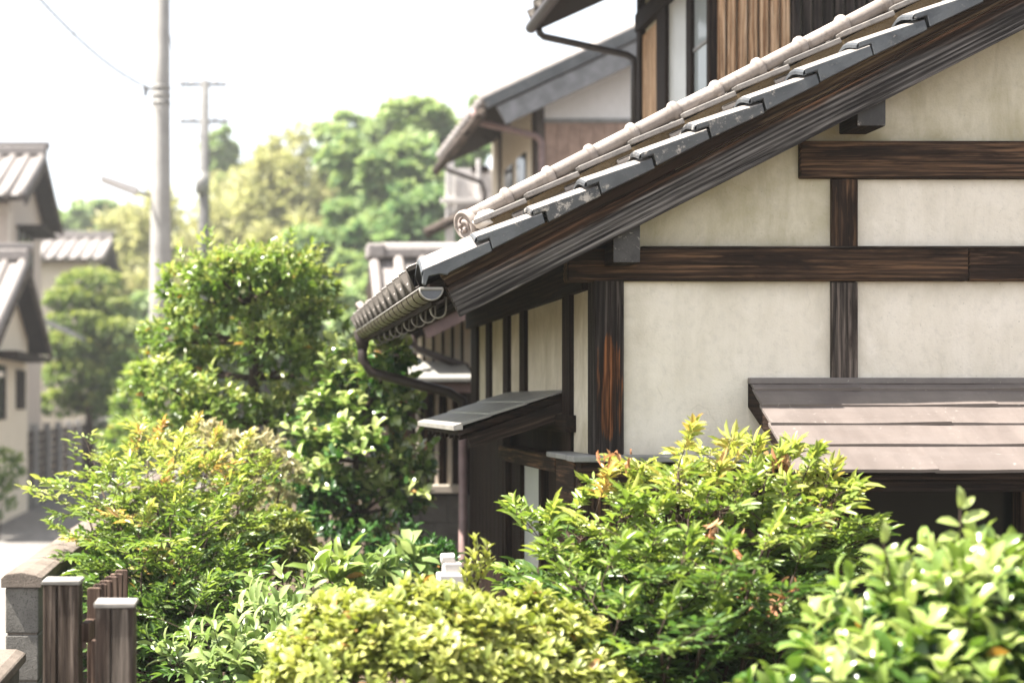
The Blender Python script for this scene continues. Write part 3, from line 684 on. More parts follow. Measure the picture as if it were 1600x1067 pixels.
# shutter box round the corner with its grey cap
BX0, BY0 = 1.20, 5.285
cap = part('shutter_box', MB().box(BX0 + .035, HX0 - .02, BY0 + .03, GW - .03, .55, E - .225), 'frame_x', house, .005)
part('box_cap', MB().prism_y([(0, 0), (1, 0), (1, 1), (0, 1)], 0, .0001), 'grey_metal', cap) if False else None
box('box_cap', (BX0, HX0 - .0, BY0, GW - .022, E - .222, E - .198), 'grey_metal', cap, .004)
box('box_cap', (BX0, SX - .008, GW - .02, 5.78, E - .219, E - .197), 'grey_metal', cap, .004)
box('box_side', (BX0 + .03, SX + .06, GW - .025, 5.74, .55, E - .22), 'frame_y', cap, .004)
box('rail', (BX0 + .02, HX0 - .03, BY0 + .015, BY0 + .03, E - .30, E - .245), 'frame_x', cap, .004)
for i in range(6):
    x = BX0 + .05 + i * .115
    box('board', (x, x + .108, BY0 + .018, BY0 + .029, .56, E - .304), 'frame_z', cap, .003)
# side porch hood
hx, hy0, hy1 = .86, 5.97, 7.24
hzw, hzt = Z(608, hy0), Z(664, hy0)
ph = part('porch_hood', MB().prism_y([(SX + .01, hzw - .03), (hx + .02, hzt - .022), (hx + .02, hzt - .045), (SX + .01, hzw - .06)], hy0 + .03, hy1 - .03), 'black_x', house, label='small lean-to hood over the side door')
for i in range(3):
    t0, t1 = i / 3, (i + 1) / 3
    def pp(t, o): return (SX + (hx - SX) * t - o * .3, hzw + (hzt - hzw) * t + o)
    (xa, za), (xb, zb_) = pp(t0, -.002), pp(t1 + .02, .003)
    ym = hy0 + (hy1 - hy0) * (.42, .55, .48)[i]
    for a, b in ((hy0, ym), (ym, hy1)):
        part('metal_sheet', MB().prism_y([(xa, za), (xb, zb_), (xb, zb_ - .014), (xa, za - .012)], a + .0006, b - .0006), 'hood_side_metal', ph, .002)
part('drip_edge', MB().prism_y([(hx - .012, hzt - .002), (hx + .03, hzt + .012), (hx + .03, hzt - .02), (hx - .010, hzt - .024)], hy0 - .003, hy1 + .003), 'pale_metal', ph, .002)
part('hood_side', MB().prism_y([(SX + .01, hzw - .012), (hx + .012, hzt - .024), (hx + .012, hzt - .047), (SX + .01, hzw - .042)], hy0 - .002, hy0 + .03), 'black_x', ph, .002)
part('hood_board', MB().prism_y([(SX + .01, hzw - .044), (hx + .05, hzt - .049), (hx + .065, hzt - .095), (SX + .01, hzw - .13)], hy0 + .012, hy0 + .032), 'hood_side', ph, .003)
for i in range(8):
    y = hy0 + .09 + i * .15
    part('rafter', MB().prism_y([(SX, hzw - .063), (hx + .03, hzt - .047), (hx + .03, hzt - .066), (SX, hzw - .09)], y, y + .03), 'black_x', ph)
# side entrance below the hood
box('lintel', (SX - .075, SX + .03, 5.78, 7.1, E - .285, E - .215), 'frame_y', house, .005)
box('beam', (SX - .03, SX + .05, 5.78, 8.4, E - .12, E - .051), 'black_y', house, .004)
door = box('door', (SX + .02, SX + .05, 6.0, 7.25, .1, E - .29), 'black_z', house, .003, label='dark sliding door with a pale pane')
box('pane', (SX + .008, SX + .019, sy(846), sy(817), .5, E - .30), 'paper', door, 0)
for y in (5.92, 6.36, sy(817) + .002, 7.25):
    box('frame', (SX - .012, SX + .03, y, y + .06, .1, E - .286), 'black_z', door, .004)
box('post', (SX - .03, SX + .05, 5.80, 5.88, 0, E - .22), 'frame_z', house, .004)
for i in range(9):
    y = 7.33 + i * .125
    box('board', (SX - .012, SX + .03, y, y + .12, .0, E - .052), 'black_z', house, .004)

# upper storey set back behind the front roof
UX, UY0, UY1 = X(1110, 8.0), 8.0, 9.45
zlow = E + .6
part('upper_wall', MB().box(UX + .02, 4.6, UY0 + .03, UY1, zlow, E + 3.3), 'plaster_up', house)
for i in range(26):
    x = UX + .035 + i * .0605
    box('slat', (x, x + .046, UY0 - .012, UY0 + .029, zlow + .3, E + 3.2), 'slat_z' if i < 7 else 'dark_slat_z', house, .006)  # the first slats are orange, the remaining ones dark brown
def uy(px): return UX * F / (px - VX)
uw = E + 3.0
box('post', (UX - .01, UX + .05, UY0 - .01, uy(1108) + .02, zlow, uw), 'black_z', house)
box('side_panel', (UX, UX + .03, uy(1030), UY1, zlow, E + 2.42), 'slat_z', house)
box('post', (UX - .02, UX + .04, uy(1044), uy(1030), zlow, uw), 'black_z', house)
box('post', (UX - .02, UX + .04, uy(1004), uy(999), zlow, uw), 'black_z', house)
uwin = box('window', (UX + .012, UX + .02, uy(1108), uy(1082), zlow, uw - .1), 'glass_sky', house, 0)
box('frame', (UX - .01, UX + .03, uy(1082), uy(1074), zlow, uw), 'black_z', uwin)
box('rail', (UX + .002, UX + .018, uy(1108), uy(1082), Z(74, 8.2), Z(68, 8.2)), 'grey_metal', uwin)
box('pane', (UX + .006, UX + .02, uy(1074), uy(1044), zlow, uw), 'paper', uwin, 0)
box('beam', (UX - .03, UX + .05, UY0, UY1 + .02, E + 2.46, E + 2.58), 'black_y', house)
ur = MB().prism_y([(1.95, E + 2.55), (5.2, E + 2.55 + .45 * 3.25), (5.2, E + 2.67 + .45 * 3.25), (1.95, E + 2.63)], 7.6, 9.8)
uroof = part('upper_roof', ur, 'black_x', house)
for c in range(9):
    for k in range(4):
        u0 = 1.93 + k * .22; y = 7.58 + c * .248
        place('eave_tile' if k == 0 else 'pan_tile', pan_e if k == 0 else pan, Matrix.Translation((u0, y, E + 2.66 + .45 * (u0 - 1.95))) @ Matrix.Rotation(-math.atan(.45), 4, 'Y'), uroof)
ug = part('upper_gutter', MB().tube([(1.93, 7.6, E + 2.58), (1.93, 9.8, E + 2.58)], .04, 10), 'dark_pipe', house, smooth=True)
pts = [at(842, 44, 9.7), at(843, 52, 9.7), at(850, 58, 9.7), at(980, 86, 9.6), at(990, 93, 9.58), at(991, 103, 9.58), at(991, 330, 9.58)]
part('down_pipe', MB().tube(pts, .024, 10), 'dark_pipe', ug, smooth=True)

# ------------------------------------------------------------------ neighbour: low wooden annex behind the timber house
AY = 10.5
def ax(px): return X(px, AY)
def az(py): return Z(py, AY)
ann = thing('wooden_annex', 'small dark wooden annex with battened plaster gable, white posts and block dado behind the house', 'house', (ax(690), AY, 0))
part('wall', MB().box(ax(620), 3.6, AY + .08, AY + 3, 0, az(470)), 'black_z', ann)
part('gable_plaster', MB().prism_y([(ax(655), az(575)), (2.6, az(575)), (2.6, az(345)), (ax(655), az(528))], AY + .01, AY + .08), 'cream', ann)
for px in (660, 675, 690, 705, 720, 737):
    box('batten', (ax(px), ax(px) + .02, AY - .01, AY + .03, az(578), az(500) + (px - 660) * .003), 'black_z', ann)
part('barge_board', MB().prism_y([(ax(657), az(534)), (ax(900), az(410)), (ax(900), az(388)), (ax(650), az(513))], AY - .42, AY - .38), 'purple_pipe', ann, .004)
part('roof', MB().prism_y([(ax(640), az(522)), (ax(900), az(388)), (ax(900), az(372)), (ax(634), az(506))], AY - .45, AY + 3), 'tile_far', ann)
for i in range(8):
    y = AY - .4 + i * .27
    part('roof_tile', MB().tube([(ax(636), y, az(510)), (ax(760), y, az(446))], .03, 8), 'tile_far', ann, smooth=True)
part('down_pipe', MB().tube([at(640, 528, AY - .35), at(650, 545, AY - .3), at(728, 573, AY - .05), at(734, 590, AY - .05), at(734, 700, AY - .05)], .03, 10), 'dark_pipe', ann, smooth=True)
hm_ = part('porch_hood', MB().prism_x([(AY, az(565)), (AY - .55, az(592)), (AY - .55, az(598)), (AY, az(574))], ax(606), ax(724)), 'hood_side_metal', ann, .003)
box('fascia', (ax(612), ax(735), AY - .50, AY - .47, az(614), az(599)), 'purple_pipe', hm_)
box('beam', (ax(612), ax(740), AY - .03, AY + .06, az(616), az(598)), 'frame_x', ann)
for px, w in ((651, 5), (680, 5), (700, 6), (664, 3)):
    box('window_post', (ax(px), ax(px + w), AY - .02, AY + .06, az(760), az(614)), 'white_sash' if w > 3 else 'frame_z', ann)
for px in range(618, 716, 7):
    box('board', (ax(px), ax(px + 6.6), AY + .06, AY + .079, az(760), az(614)), 'frame_z', ann, .003)
box('sill', (ax(615), ax(716), AY - .08, AY + .06, az(769), az(757)), 'white_sash', ann)
for r in range(4):
    for i in range(4):
        x = ax(615) + i * .2 - (.1 if r % 2 else 0)
        box('dado_block', (max(x, ax(615)), x + .196, AY - .01, AY + .07, az(769) - .02 - (r + 1) * .2, az(769) - .024 - r * .2), 'block', ann, .004)
part('down_pipe', MB().tube([at(722, 640, AY - .3), at(722, 1060, AY - .3)], .024, 10), 'purple_pipe', ann, smooth=True)

# ------------------------------------------------------------------ low pale tiled roof beyond
LY = 16.0
def lx(px): return X(px, LY)
def lz(py): return Z(py, LY)
low = thing('tiled_outbuilding', 'low outbuilding with pale tiled roof and ridge beyond the gutter', 'building', (lx(700), LY, 0))
lr = part('roof', MB().prism_x([(LY - .9, lz(520)), (LY, lz(402)), (LY + .9, lz(520)), (LY, lz(408))], lx(577), lx(980)), 'tile_far', low)
for i in range(11):
    x = lx(577) + .05 + i * .27
    part('roof_tile', MB().tube([(x, LY - .92, lz(516)), (x, LY - .02, lz(400))], .06, 10), 'tile_far', lr, smooth=True)
part('ridge', MB().box(lx(578), lx(960), LY - .11, LY + .11, lz(404), lz(388)), 'tile_far', lr, .02)
part('ridge', MB().tube([(lx(596), LY, lz(388)), (lx(960), LY, lz(388))], .065, 12), 'tile_far', lr, smooth=True)
part('ridge_end', MB().box(lx(572), lx(600), LY - .16, LY + .16, lz(406), lz(382)), 'tile_far', lr, .03)
part('wall', MB().box(lx(600), lx(980), LY - .6, LY + .6, 0, lz(480)), 'cream', low)

# ------------------------------------------------------------------ two-storey neighbour with white gable
NY = 15.2
nb = thing('white_gable_house', 'two storey house with white plaster gable over brown siding and mauve down pipe', 'house', (4.5, NY, 0))
nx = X(848, NY)
part('plaster_wall', MB().prism_y([(nx, Z(190, NY)), (7, Z(176, NY)), (7, Z(60, NY) + 1.2), (nx, Z(135, NY))], NY, NY + .2), 'plaster_far', nb)
for i in range(16):
    x = nx + .02 + i * .13
    box('siding_board', (x, x + .127, NY - .012, NY + .2, 0, Z(190, NY) + .0), 'brown_siding', nb, .004)
box('trim', (nx - .01, 7, NY - .03, NY + .02, Z(193, NY), Z(186, NY)), 'grey_metal', nb)
box('post', (nx - .06, nx + .012, NY - .03, NY + .1, 0, Z(128, NY)), 'weather_z', nb)
part('side_wall', MB().box(nx, nx + .2, NY + .2, NY + 3.2, 0, Z(120, NY)), 'cream', nb)
for a, b in ((NY + .35, NY + .5), (NY + .9, NY + 1.4), (NY + 1.7, NY + 2.2), (NY + 2.5, NY + 2.62)):
    box('side_window' if b - a > .3 else 'batten', (nx - .02, nx + .05, a, b, Z(330, NY), Z(215, NY) if b - a > .3 else Z(140, NY)), 'glass_dark' if b - a > .3 else 'frame_z', nb, 0)
EY = 14.75; exn, ezn = X(757, EY), Z(165, EY)
part('roof', MB().prism_y([(exn, ezn - .06), (8, ezn - .06 + .47 * (8 - exn)), (8, ezn + .02 + .47 * (8 - exn)), (exn, ezn + .02)], EY, EY + 3.6), 'black_x', nb)
for c in range(13):
    y = EY + .02 + c * .285
    part('roof_tile', MB().tube([(exn - .03, y, ezn + .05), (exn + 3.4, y, ezn + .05 + .47 * 3.43)], .07, 8), 'tile_far', nb, smooth=True)
part('barge_board', MB().prism_y([(exn + .22, ezn - .20), (8, ezn - .30 + .47 * (8 - exn)), (8, ezn - .09 + .47 * (8 - exn)), (exn + .12, ezn - .02)], EY - .05, EY - .001), 'barge_far', nb)
part('rake_edge', MB().prism_y([(exn + .02, ezn - .04), (8, ezn - .085 + .47 * (8 - exn)), (8, ezn + .07 + .47 * (8 - exn)), (exn - .02, ezn + .06)], EY - .08, EY - .002), 'tile_rake', nb)
part('purlin', MB().box(X(858, EY), X(872, EY), EY - .02, NY + .1, Z(138, EY), Z(122, EY)), 'black_y', nb)
part('gutter', MB().tube([(exn - .03, EY, ezn - .09), (exn - .03, EY + 3.6, ezn - .09)], .06, 10), 'weather_y', nb, smooth=True)
part('down_pipe', MB().tube([at(738, 172, EY + .3), at(742, 186, EY + .3), at(752, 192, EY + .3), at(838, 213, EY + .4), at(846, 222, EY + .4), at(847, 300, EY + .4), at(847, 420, EY + .4)], .035, 10), 'purple_pipe', nb, smooth=True)
# drying deck on its rear
BYk = 19.5
deck = thing('white_balcony', 'whitewashed balcony with pale posts and sloping rail behind the white gable house', 'balcony', (X(730, BYk), BYk, 0))
for px in (697, 704, 745, 770): box('post', (X(px, BYk), X(px + 6, BYk), BYk, BYk + .06, 0, Z(248, BYk)), 'white_paint', deck)
box('panel', (X(712, BYk), X(775, BYk), BYk + .08, BYk + .11, Z(330, BYk), Z(262, BYk)), 'white_paint', deck)
box('rail', (X(688, BYk), X(790, BYk), BYk - .04, BYk, Z(318, BYk), Z(310, BYk)), 'white_paint', deck)
box('shade_board', (X(738, BYk), X(765, BYk), BYk + .05, BYk + .079, Z(268, BYk), Z(258, BYk)), 'black_x', deck)
part('brace', MB().tube([at(664, 365, BYk), at(760, 318, BYk)], .07, 8), 'weather_x', deck, smooth=True)
part('down_pipe', MB().tube([at(694, 258, BYk - .3), at(700, 266, BYk - .3), at(752, 285, BYk - .3), at(757, 300, BYk - .3), at(757, 420, BYk - .3)], .03, 8), 'dark_pipe', deck, smooth=True)

# ------------------------------------------------------------------ houses across the lane
def tiled_house(name, label, gx_, ridge_y, half_, z_r, drop, x_back, over, wallmat, tile='tile_far', step=.3, wall_z=0.0):
    t = thing(name, label, 'house', ((gx_ + x_back) / 2, ridge_y, 0))
    zr = z_r; ze = z_r - drop
    m = drop / half_
    wy = half_ - .55; wzt = zr - .08 - m * wy
    part('wall', MB().prism_x([(ridge_y - wy, 0), (ridge_y + wy, 0), (ridge_y + wy, wzt), (ridge_y, zr - .1), (ridge_y - wy, wzt)], x_back + .4, gx_ - over), wallmat, t)
    rf = part('roof', MB().prism_x([(ridge_y - half_, ze - .08), (ridge_y, zr - .1), (ridge_y + half_, ze - .08), (ridge_y + half_, ze), (ridge_y, zr), (ridge_y - half_, ze)], x_back, gx_), 'black_x', t)
    x = gx_ - .08
    while x > x_back:
        for sgn in (-1, 1):
            part('tile_row', MB().tube([(x, ridge_y + sgn * (half_ + .04), ze + .03), (x, ridge_y, zr + .03)], step * .27, 8), tile, rf, smooth=True)
        x -= step
    for sgn in (-1, 1):
        part('tile_bed', MB().prism_x([(ridge_y + sgn * (half_ + .03), ze + .005), (ridge_y, zr + .004), (ridge_y, zr + .03), (ridge_y + sgn * (half_ + .03), ze + .03)], x_back, gx_ + .01), tile, rf)
        part('barge_board', MB().prism_x([(ridge_y + sgn * half_, ze - .17), (ridge_y, zr - .20), (ridge_y, zr - .02), (ridge_y + sgn * half_, ze - .02)], gx_ - .04, gx_ + .02), 'weather_y', rf)
    part('ridge', MB().box(x_back, gx_ + .02, ridge_y - .14, ridge_y + .14, zr + .02, zr + .22), tile, rf, .03)
    part('ridge', MB().tube([(x_back, ridge_y, zr + .25), (gx_ + .08, ridge_y, zr + .25)], .09, 10), tile, rf, smooth=True)
    return t
HA = tiled_house('two_storey_house', 'tall two storey house with pale tiled roof across the lane', -4.35, 30.2, 2.7, Z(246, 30.2), 1.22, -12, .42, 'beige')
ww = -4.77
box('corner_board', (ww - .02, ww + .03, 27.95, 28.2, 0, Z(330, 28)), 'white_sash', HA)
box('band', (-11, ww + .02, 27.98, 28.04, Z(332, 28), Z(318, 28)), 'white_sash', HA)
hd = part('window_hood', MB().prism_x([(28.9, Z(352, 29)), (31, Z(352, 29)), (31, Z(357, 29)), (28.9, Z(357, 29))], ww, ww + .55), 'black_y', HA)
w1 = box('window', (ww - .02, ww + .03, 29.0, 30.8, Z(440, 29.5), Z(362, 29.5)), 'glass_sky', HA, 0)
for y in (29.0, 29.85, 30.7): box('frame', (ww + .031, ww + .06, y, y + .1, Z(440, 29.5), Z(362, 29.5)), 'black_z', w1)
HB_ = tiled_house('single_storey_house', 'single storey house with beige gable and pale tiled roof nearest across the lane', -3.85, 24.6, 2.9, Z(410, 24.6), 1.42, -12, .38, 'cream')
wb = -4.23
for i, (a, b, z0, z1, m) in enumerate(((22.9, 24.2, 655, 572, 'glass_dark'), (25.6, 26.3, 640, 575, 'glass_dark'))):
    w = box('window', (wb - .02, wb + .03, a, b, Z(z0, 24.5), Z(z1, 24.5)), m, HB_, 0)
    for y in (a - .05, (a + b) / 2, b): box('frame', (wb + .031, wb + .06, y, y + .07, Z(z0, 24.5), Z(z1, 24.5)), 'weather_z', w)
part('window_hood', MB().prism_x([(22.7, Z(552, 24)), (26.6, Z(552, 24)), (26.6, Z(560, 24)), (22.7, Z(560, 24))], wb, wb + .5), 'black_y', HB_)
box('gate_canopy', (-4.9, -3.75, 20.6, 21.6, Z(588, 21), Z(580, 21)), 'white_sash', HB_)
for x in (-3.85, -4.7): box('gate_post', (x - .06, x + .06, 21.0, 21.12, 0, Z(588, 21)), 'weather_z', HB_)
HC = tiled_house('cream_house', 'far cream house with low pale roof between the tall house and the bamboo', X(176, 50), 50, 3.0, Z(376, 50), .95, -13, .6, 'cream', step=.4)
part('lean_to_roof', MB().prism_y([(X(70, 28), Z(497, 28)), (X(124, 28), Z(524, 28)), (X(124, 28), Z(530, 28)), (X(70, 28), Z(506, 28))], 27.6, 29.0), 'grey_metal', HA)

# fence along the far side of the lane
fen = thing('lane_fence', 'weathered grey panel fence with concrete posts along the far lane edge', 'fence', (-4.35, 30, 0))
for i in range(11):
    y = 26.6 + i * 1.8
    box('fence_post', (-4.42, -4.27, y, y + .16, 0, 1.62), 'concrete', fen, .01)
    for k in range(7):
        box('slat', (-4.37, -4.33, y + .165, y + 1.795, .35 + k * .165, .35 + k * .165 + .14), 'weather_y', fen, .004)
    box('fence_base', (-4.41, -4.28, y + .162, y + 1.798, 0, .34), 'block', fen, .01)

# ------------------------------------------------------------------ block wall, near cap, gate posts, picket gate
bw = thing('block_wall', 'grey concrete block garden wall with weathered coping along the lane', 'wall', (-.97, 9, 0))
bx0, bx1 = -1.037, -.897
for r in range(6):
    zt_ = 1.27 - r * .2
    y = 6.0
    k = 0
    while y < 14.5:
        L_ = .39 if not (k == 0 and r % 2) else .19
        part('block', MB().box(bx0, bx1, y + .0045, y + L_ + .0055, max(.0, zt_ - .193), zt_ - .001), 'block', bw, .006)
        y += L_ + .01; k += 1
part('mortar_core', MB().box(bx0 + .008, bx1 - .008, 6.012, 14.5, 0, 1.268), 'cap', bw)
for i in range(14):
    y = 5.985 + i * .605
    h = MB().prism_y([(-1.055, 1.272), (-.88, 1.272), (-.88, 1.312), (-.905, 1.326), (-.965, 1.336), (-1.03, 1.326), (-1.055, 1.312)], y, y + .60)
    part('coping', wobble(h, .003, i), 'cap', bw, .004)
nw = thing('low_coping_wall', 'low rough stone coped wall at the bottom left corner', 'wall', (-.95, 4.6, 0))
part('coping', wobble(MB().prism_y([(-1.10, 1.03), (-.885, 1.03), (-.885, 1.065), (-.92, 1.082), (-1.10, 1.082)], 3.2, 5.6), .002), 'cap', nw, .008)
for r in range(5):
    for i in range(6): part('block', MB().box(-1.07, -.91, 3.2 + i * .4, 3.594 + i * .4, max(0, .83 - r * .2), 1.023 - r * .2), 'block', nw, .006)

def gate_post(label, x0, x1, y0, ztop_, mat, seed):
    t = thing('gate_post', label, 'post', ((x0 + x1) / 2, y0 + .05, 0), 'gate posts')
    mid = x0 + (x1 - x0) * .40
    box('shaft', (x0, mid - .0012, y0, y0 + .105, 0, ztop_ - .012), mat, t, .004)
    box('shaft', (mid + .0012, x1, y0 + .001, y0 + .105, 0, ztop_ - .012), mat, t, .004)
    c = wobble(MB().box(x0 - .004, x1 + .004, y0 - .006, y0 + .112, ztop_ - .011, ztop_ + .002), .0012, seed)
    part('post_cap', c, 'pale_metal', t, .003)
gate_post('taller brown gate post with a bright top, next to the block wall', X(67, 4.24), X(123, 4.24), 4.24, Z(908, 4.24), 'gate_z', 1)
gate_post('shorter grey gate post in front of the picket gate', X(149, 3.9), X(209, 3.9), 3.9, Z(943, 3.9), 'grey_post_z', 2)
pg = thing('picket_gate', 'reddish brown picket gate standing open behind the gate posts', 'gate', (-.49, 4.6, 0))
for i in range(6):
    y = 4.40 + i * .092; x = X(136, 4.4) + i * .0085
    z1 = Z(918, 4.4) + .0 + .002 * math.sin(i * 3)
    part('picket', MB().prism_y([(x, .2), (x + .043, .2), (x + .043, z1 - .004), (x + .038, z1), (x + .005, z1), (x, z1 - .004)], y, y + .02), 'picket_z', pg, .003)
for zc in (Z(980, 4.4), .55):
    part('rail', MB().add([(X(130, 4.4), 4.30, zc - .028), (X(130, 4.4) + .03, 4.30, zc - .028), (X(130, 4.4) + .03 + .055, 4.93, zc - .028), (X(130, 4.4) + .055, 4.93, zc - .028),
                          (X(130, 4.4), 4.30, zc + .028), (X(130, 4.4) + .03, 4.30, zc + .028), (X(130, 4.4) + .03 + .055, 4.93, zc + .028), (X(130, 4.4) + .055, 4.93, zc + .028)],
                         [(0, 3, 2, 1), (4, 5, 6, 7), (0, 1, 5, 4), (1, 2, 6, 5), (2, 3, 7, 6), (3, 0, 4, 7)]), 'picket_z', pg, .003)
box('hinge', (X(122, 4.33), X(135, 4.33), 4.32, 4.33, Z(1012, 4.33), Z(992, 4.33)), 'purple_pipe', pg, .002)
box('picket', (X(143, 4.1), X(150, 4.1) + .02, 4.1, 4.12, .2, Z(1000, 4.1)), 'picket_z', pg, .003)

# white garden ornament by the side door
orn = thing('white_stone_post', 'short white stone garden post with stepped top beside the side door', 'ornament', (X(708, 6.6), 6.6, 0))
ox, oy = X(706, 6.6), 6.6
part('shaft', MB().box(ox - .045, ox + .055, oy, oy + .1, 0, Z(905, 6.6)), 'white_paint', orn, .008)
part('collar', MB().box(ox - .06, ox + .07, oy - .012, oy + .112, Z(905, 6.6) - .04, Z(897, 6.6)), 'white_paint', orn, .008)
part('shaft_top', MB().box(ox - .035, ox + .05, oy + .012, oy + .09, Z(897, 6.6), Z(880, 6.6)), 'white_paint', orn, .006)
part('knob', MB().tube([(ox - .045, oy + .05, Z(874, 6.6)), (ox + .02, oy + .05, Z(873, 6.6))], .024, 12), 'white_paint', orn, .006)

# ------------------------------------------------------------------ utility poles and cables
PY = 20.0
pole = thing('utility_pole', 'tall concrete utility pole with street lamp and insulator bracket near the garden', 'utility pole', (X(250, PY), PY, 0), 'utility poles')
pcx = X(252, PY)
part('shaft', MB().tube([(pcx - .03, PY, 0), (pcx - .01, PY, Z(450, PY)), (pcx + .0, PY, Z(140, PY)), (pcx + .02, PY, 13)], [.175, .155, .125, .09], 20), 'concrete', pole, smooth=True)
for py in (138, 150, 162): part('band', MB().tube([(pcx, PY, Z(py, PY) - .018), (pcx, PY, Z(py, PY) + .018)], .136, 20), 'grey_metal', pole, smooth=True)
box('bracket', (pcx - .26, pcx - .1, PY - .03, PY + .02, Z(141, PY), Z(137, PY)), 'grey_metal', pole)
part('insulator', MB().tube([(pcx - .22, PY, Z(151, PY)), (pcx - .22, PY, Z(136, PY))], [.022, .03], 10), 'insul', pole, smooth=True)
part('lamp_arm', MB().tube([at(235, 306, PY), at(205, 296, PY - .4)], .025, 8), 'grey_metal', pole, smooth=True)
lh = MB().box(-.42, .1, -.11, .11, -.035, .035); lh.v = [(x, y * (1 + .3 * (x < 0)), z * (1 + .5 * (x > 0))) for x, y, z in lh.v]
lo_ = place('lamp_head', mesh_of('lamp_head', lh, M['white_paint']), Matrix.Translation(at(204, 296, PY - .4)) @ Matrix.Rotation(R(20), 4, 'Y'), pole)
P2 = 42.0
pole2 = thing('utility_pole', 'slim distant utility pole with two crossarms and a transformer', 'utility pole', (X(318, P2), P2, 0), 'utility poles')
c2 = X(320, P2)
part('shaft', MB().tube([(c2 - .06, P2, 0), (c2 - .03, P2, Z(400, P2)), (c2, P2, Z(126, P2))], [.20, .18, .13], 14), 'pole_dark', pole2, smooth=True)
for py, w in ((132, 36), (190, 38)): box('crossarm', (X(318 - w, P2), X(318 + w, P2), P2 - .06, P2 + .04, Z(py + 3, P2), Z(py - 2, P2)), 'pole_dark', pole2)
for px in (284, 300, 336, 353):
    for py in (130, 188): part('insulator', MB().tube([(X(px, P2), P2, Z(py + 2, P2)), (X(px, P2), P2, Z(py - 6, P2))], .05, 8), 'white_paint', pole2, smooth=True)
part('transformer', MB().tube([(X(316, P2), P2 - .22, Z(304, P2)), (X(316, P2), P2 - .22, Z(272, P2))], .2, 16), 'grey_metal', pole2, smooth=True)

def cable(label, a, b, sag, r, group='overhead cables', twist=False):
    a, b = Vector(a), Vector(b); n = 24
    pts = [a.lerp(b, i / n) + Vector((0, 0, -sag * 4 * (i / n) * (1 - i / n))) for i in range(n + 1)]
    o = part('cable', MB().tube(pts, r, 6), 'wire', smooth=True); tag(o, label, 'cable', group)
    if twist:
        m = 260; tp = []
        for i in range(m + 1):
            t = i / m * n; k = min(int(t), n - 1); p = pts[k].lerp(pts[k + 1], t - k); an = i * 1.1
            tp.append(p + Vector((math.cos(an) * r * 3.2, 0, math.sin(an) * r * 3.2)))
        part('spiral_wrap', MB().tube(tp, r * .6, 4), 'wire', o, smooth=True)
cable('thick twisted cable from the near pole up to the top left', at(229, 136, PY), at(45, -20, 13), .12, .0065, twist=True)
cable('thin cable crossing behind the thick twisted cable at top left', at(165, -4, 24), at(-20, 178, 22), .1, .008)
cable('faint cable at mid height left of the near pole', at(234, 158, PY), at(-20, 194, 24), .15, .006)
cable('faint cable at top running down to the right over the trees', at(520, -8, 26), at(900, 90, 34), .25, .010)
cable('cable between the two poles', at(262, 40, PY), at(300, 188, P2), .2, .010)
cable('lower cable from the far pole to the right', at(353, 188, P2), at(700, 262, 60), .4, .012)
cable('faint cable high across the upper left corner', at(-20, 30, 30), at(60, -10, 30), .02, .006)
cable('faint cable from the top of the frame down behind the far pole', at(268, -10, 30), at(330, 300, 55), .2, .008)
cable('faint low cable left of the near pole', at(232, 172, 20), at(-20, 205, 26), .2, .005)

HAZE = .0011
# ------------------------------------------------------------------ vegetation
def stems(parent, paths, r0, r1, mat='bark', name='stem'):
    for pts in paths:
        n = len(pts); part(name, MB().tube(pts, [r0 + (r1 - r0) * i / (n - 1) for i in range(n)], 7), mat, parent, smooth=True)

def frond(lv, mb, p, d, Lf, leafL, tint, dens=1.0, droop=.5):
    """a compound nandina frond: rachis, side sprays, narrow leaflets"""
    d = d.normalized(); side = d.cross(Vector((0, 0, 1)))
    side = side.normalized() if side.length > .05 else Vector((1, 0, 0))
    pts = [p]; q = Vector(d)
    for i in range(5):
        q = (q + Vector((0, 0, -droop * .12)) + rdir() * .05).normalized(); pts.append(pts[-1] + q * Lf / 5)
    mb.tube(pts, [.0026, .0022, .0019, .0016, .0013, .001], 4, False)
    def leaflet(b, dd, s, t):
        up = (Vector((0, 0, 1)) + rdir() * .85).normalized()
        l = leafL * s * random.uniform(.7, 1.2)
        lv.add(b, dd + Vector((0, 0, random.uniform(-.45, .45))), up, l, l * random.uniform(.23, .32), t + random.uniform(-.13, .13))
    for i, f in enumerate((.34, .52, .68, .82, .93)):
        k = f * 5; a = int(k); b = pts[a].lerp(pts[min(a + 1, 5)], k - a)
        dd = (pts[min(a + 1, 5)] - pts[a]).normalized()
        for sg in (-1, 1):
            sd_ = (dd * .75 + side * sg * random.uniform(.6, 1.0) + Vector((0, 0, random.uniform(-.1, .3)))).normalized()
            Ls = Lf * .42 * (1.05 - f * .65)
            tip = b + sd_ * Ls + Vector((0, 0, -.1 * Ls)); mb.tube([b, tip], [.0014, .0008], 3, False)
            s2 = sd_.cross(Vector((0, 0, 1))).normalized() if abs(sd_.z) < .95 else side
            for g in (.4, .72):
                if random.random() > dens: continue
                bb = b.lerp(tip, g)
                for h in (-1, 1): leaflet(bb, sd_ * .8 + s2 * h * .8, .9, tint)
            leaflet(tip, sd_, 1.1, tint + .05)
    leaflet(pts[-1], q, 1.1, tint + .06)

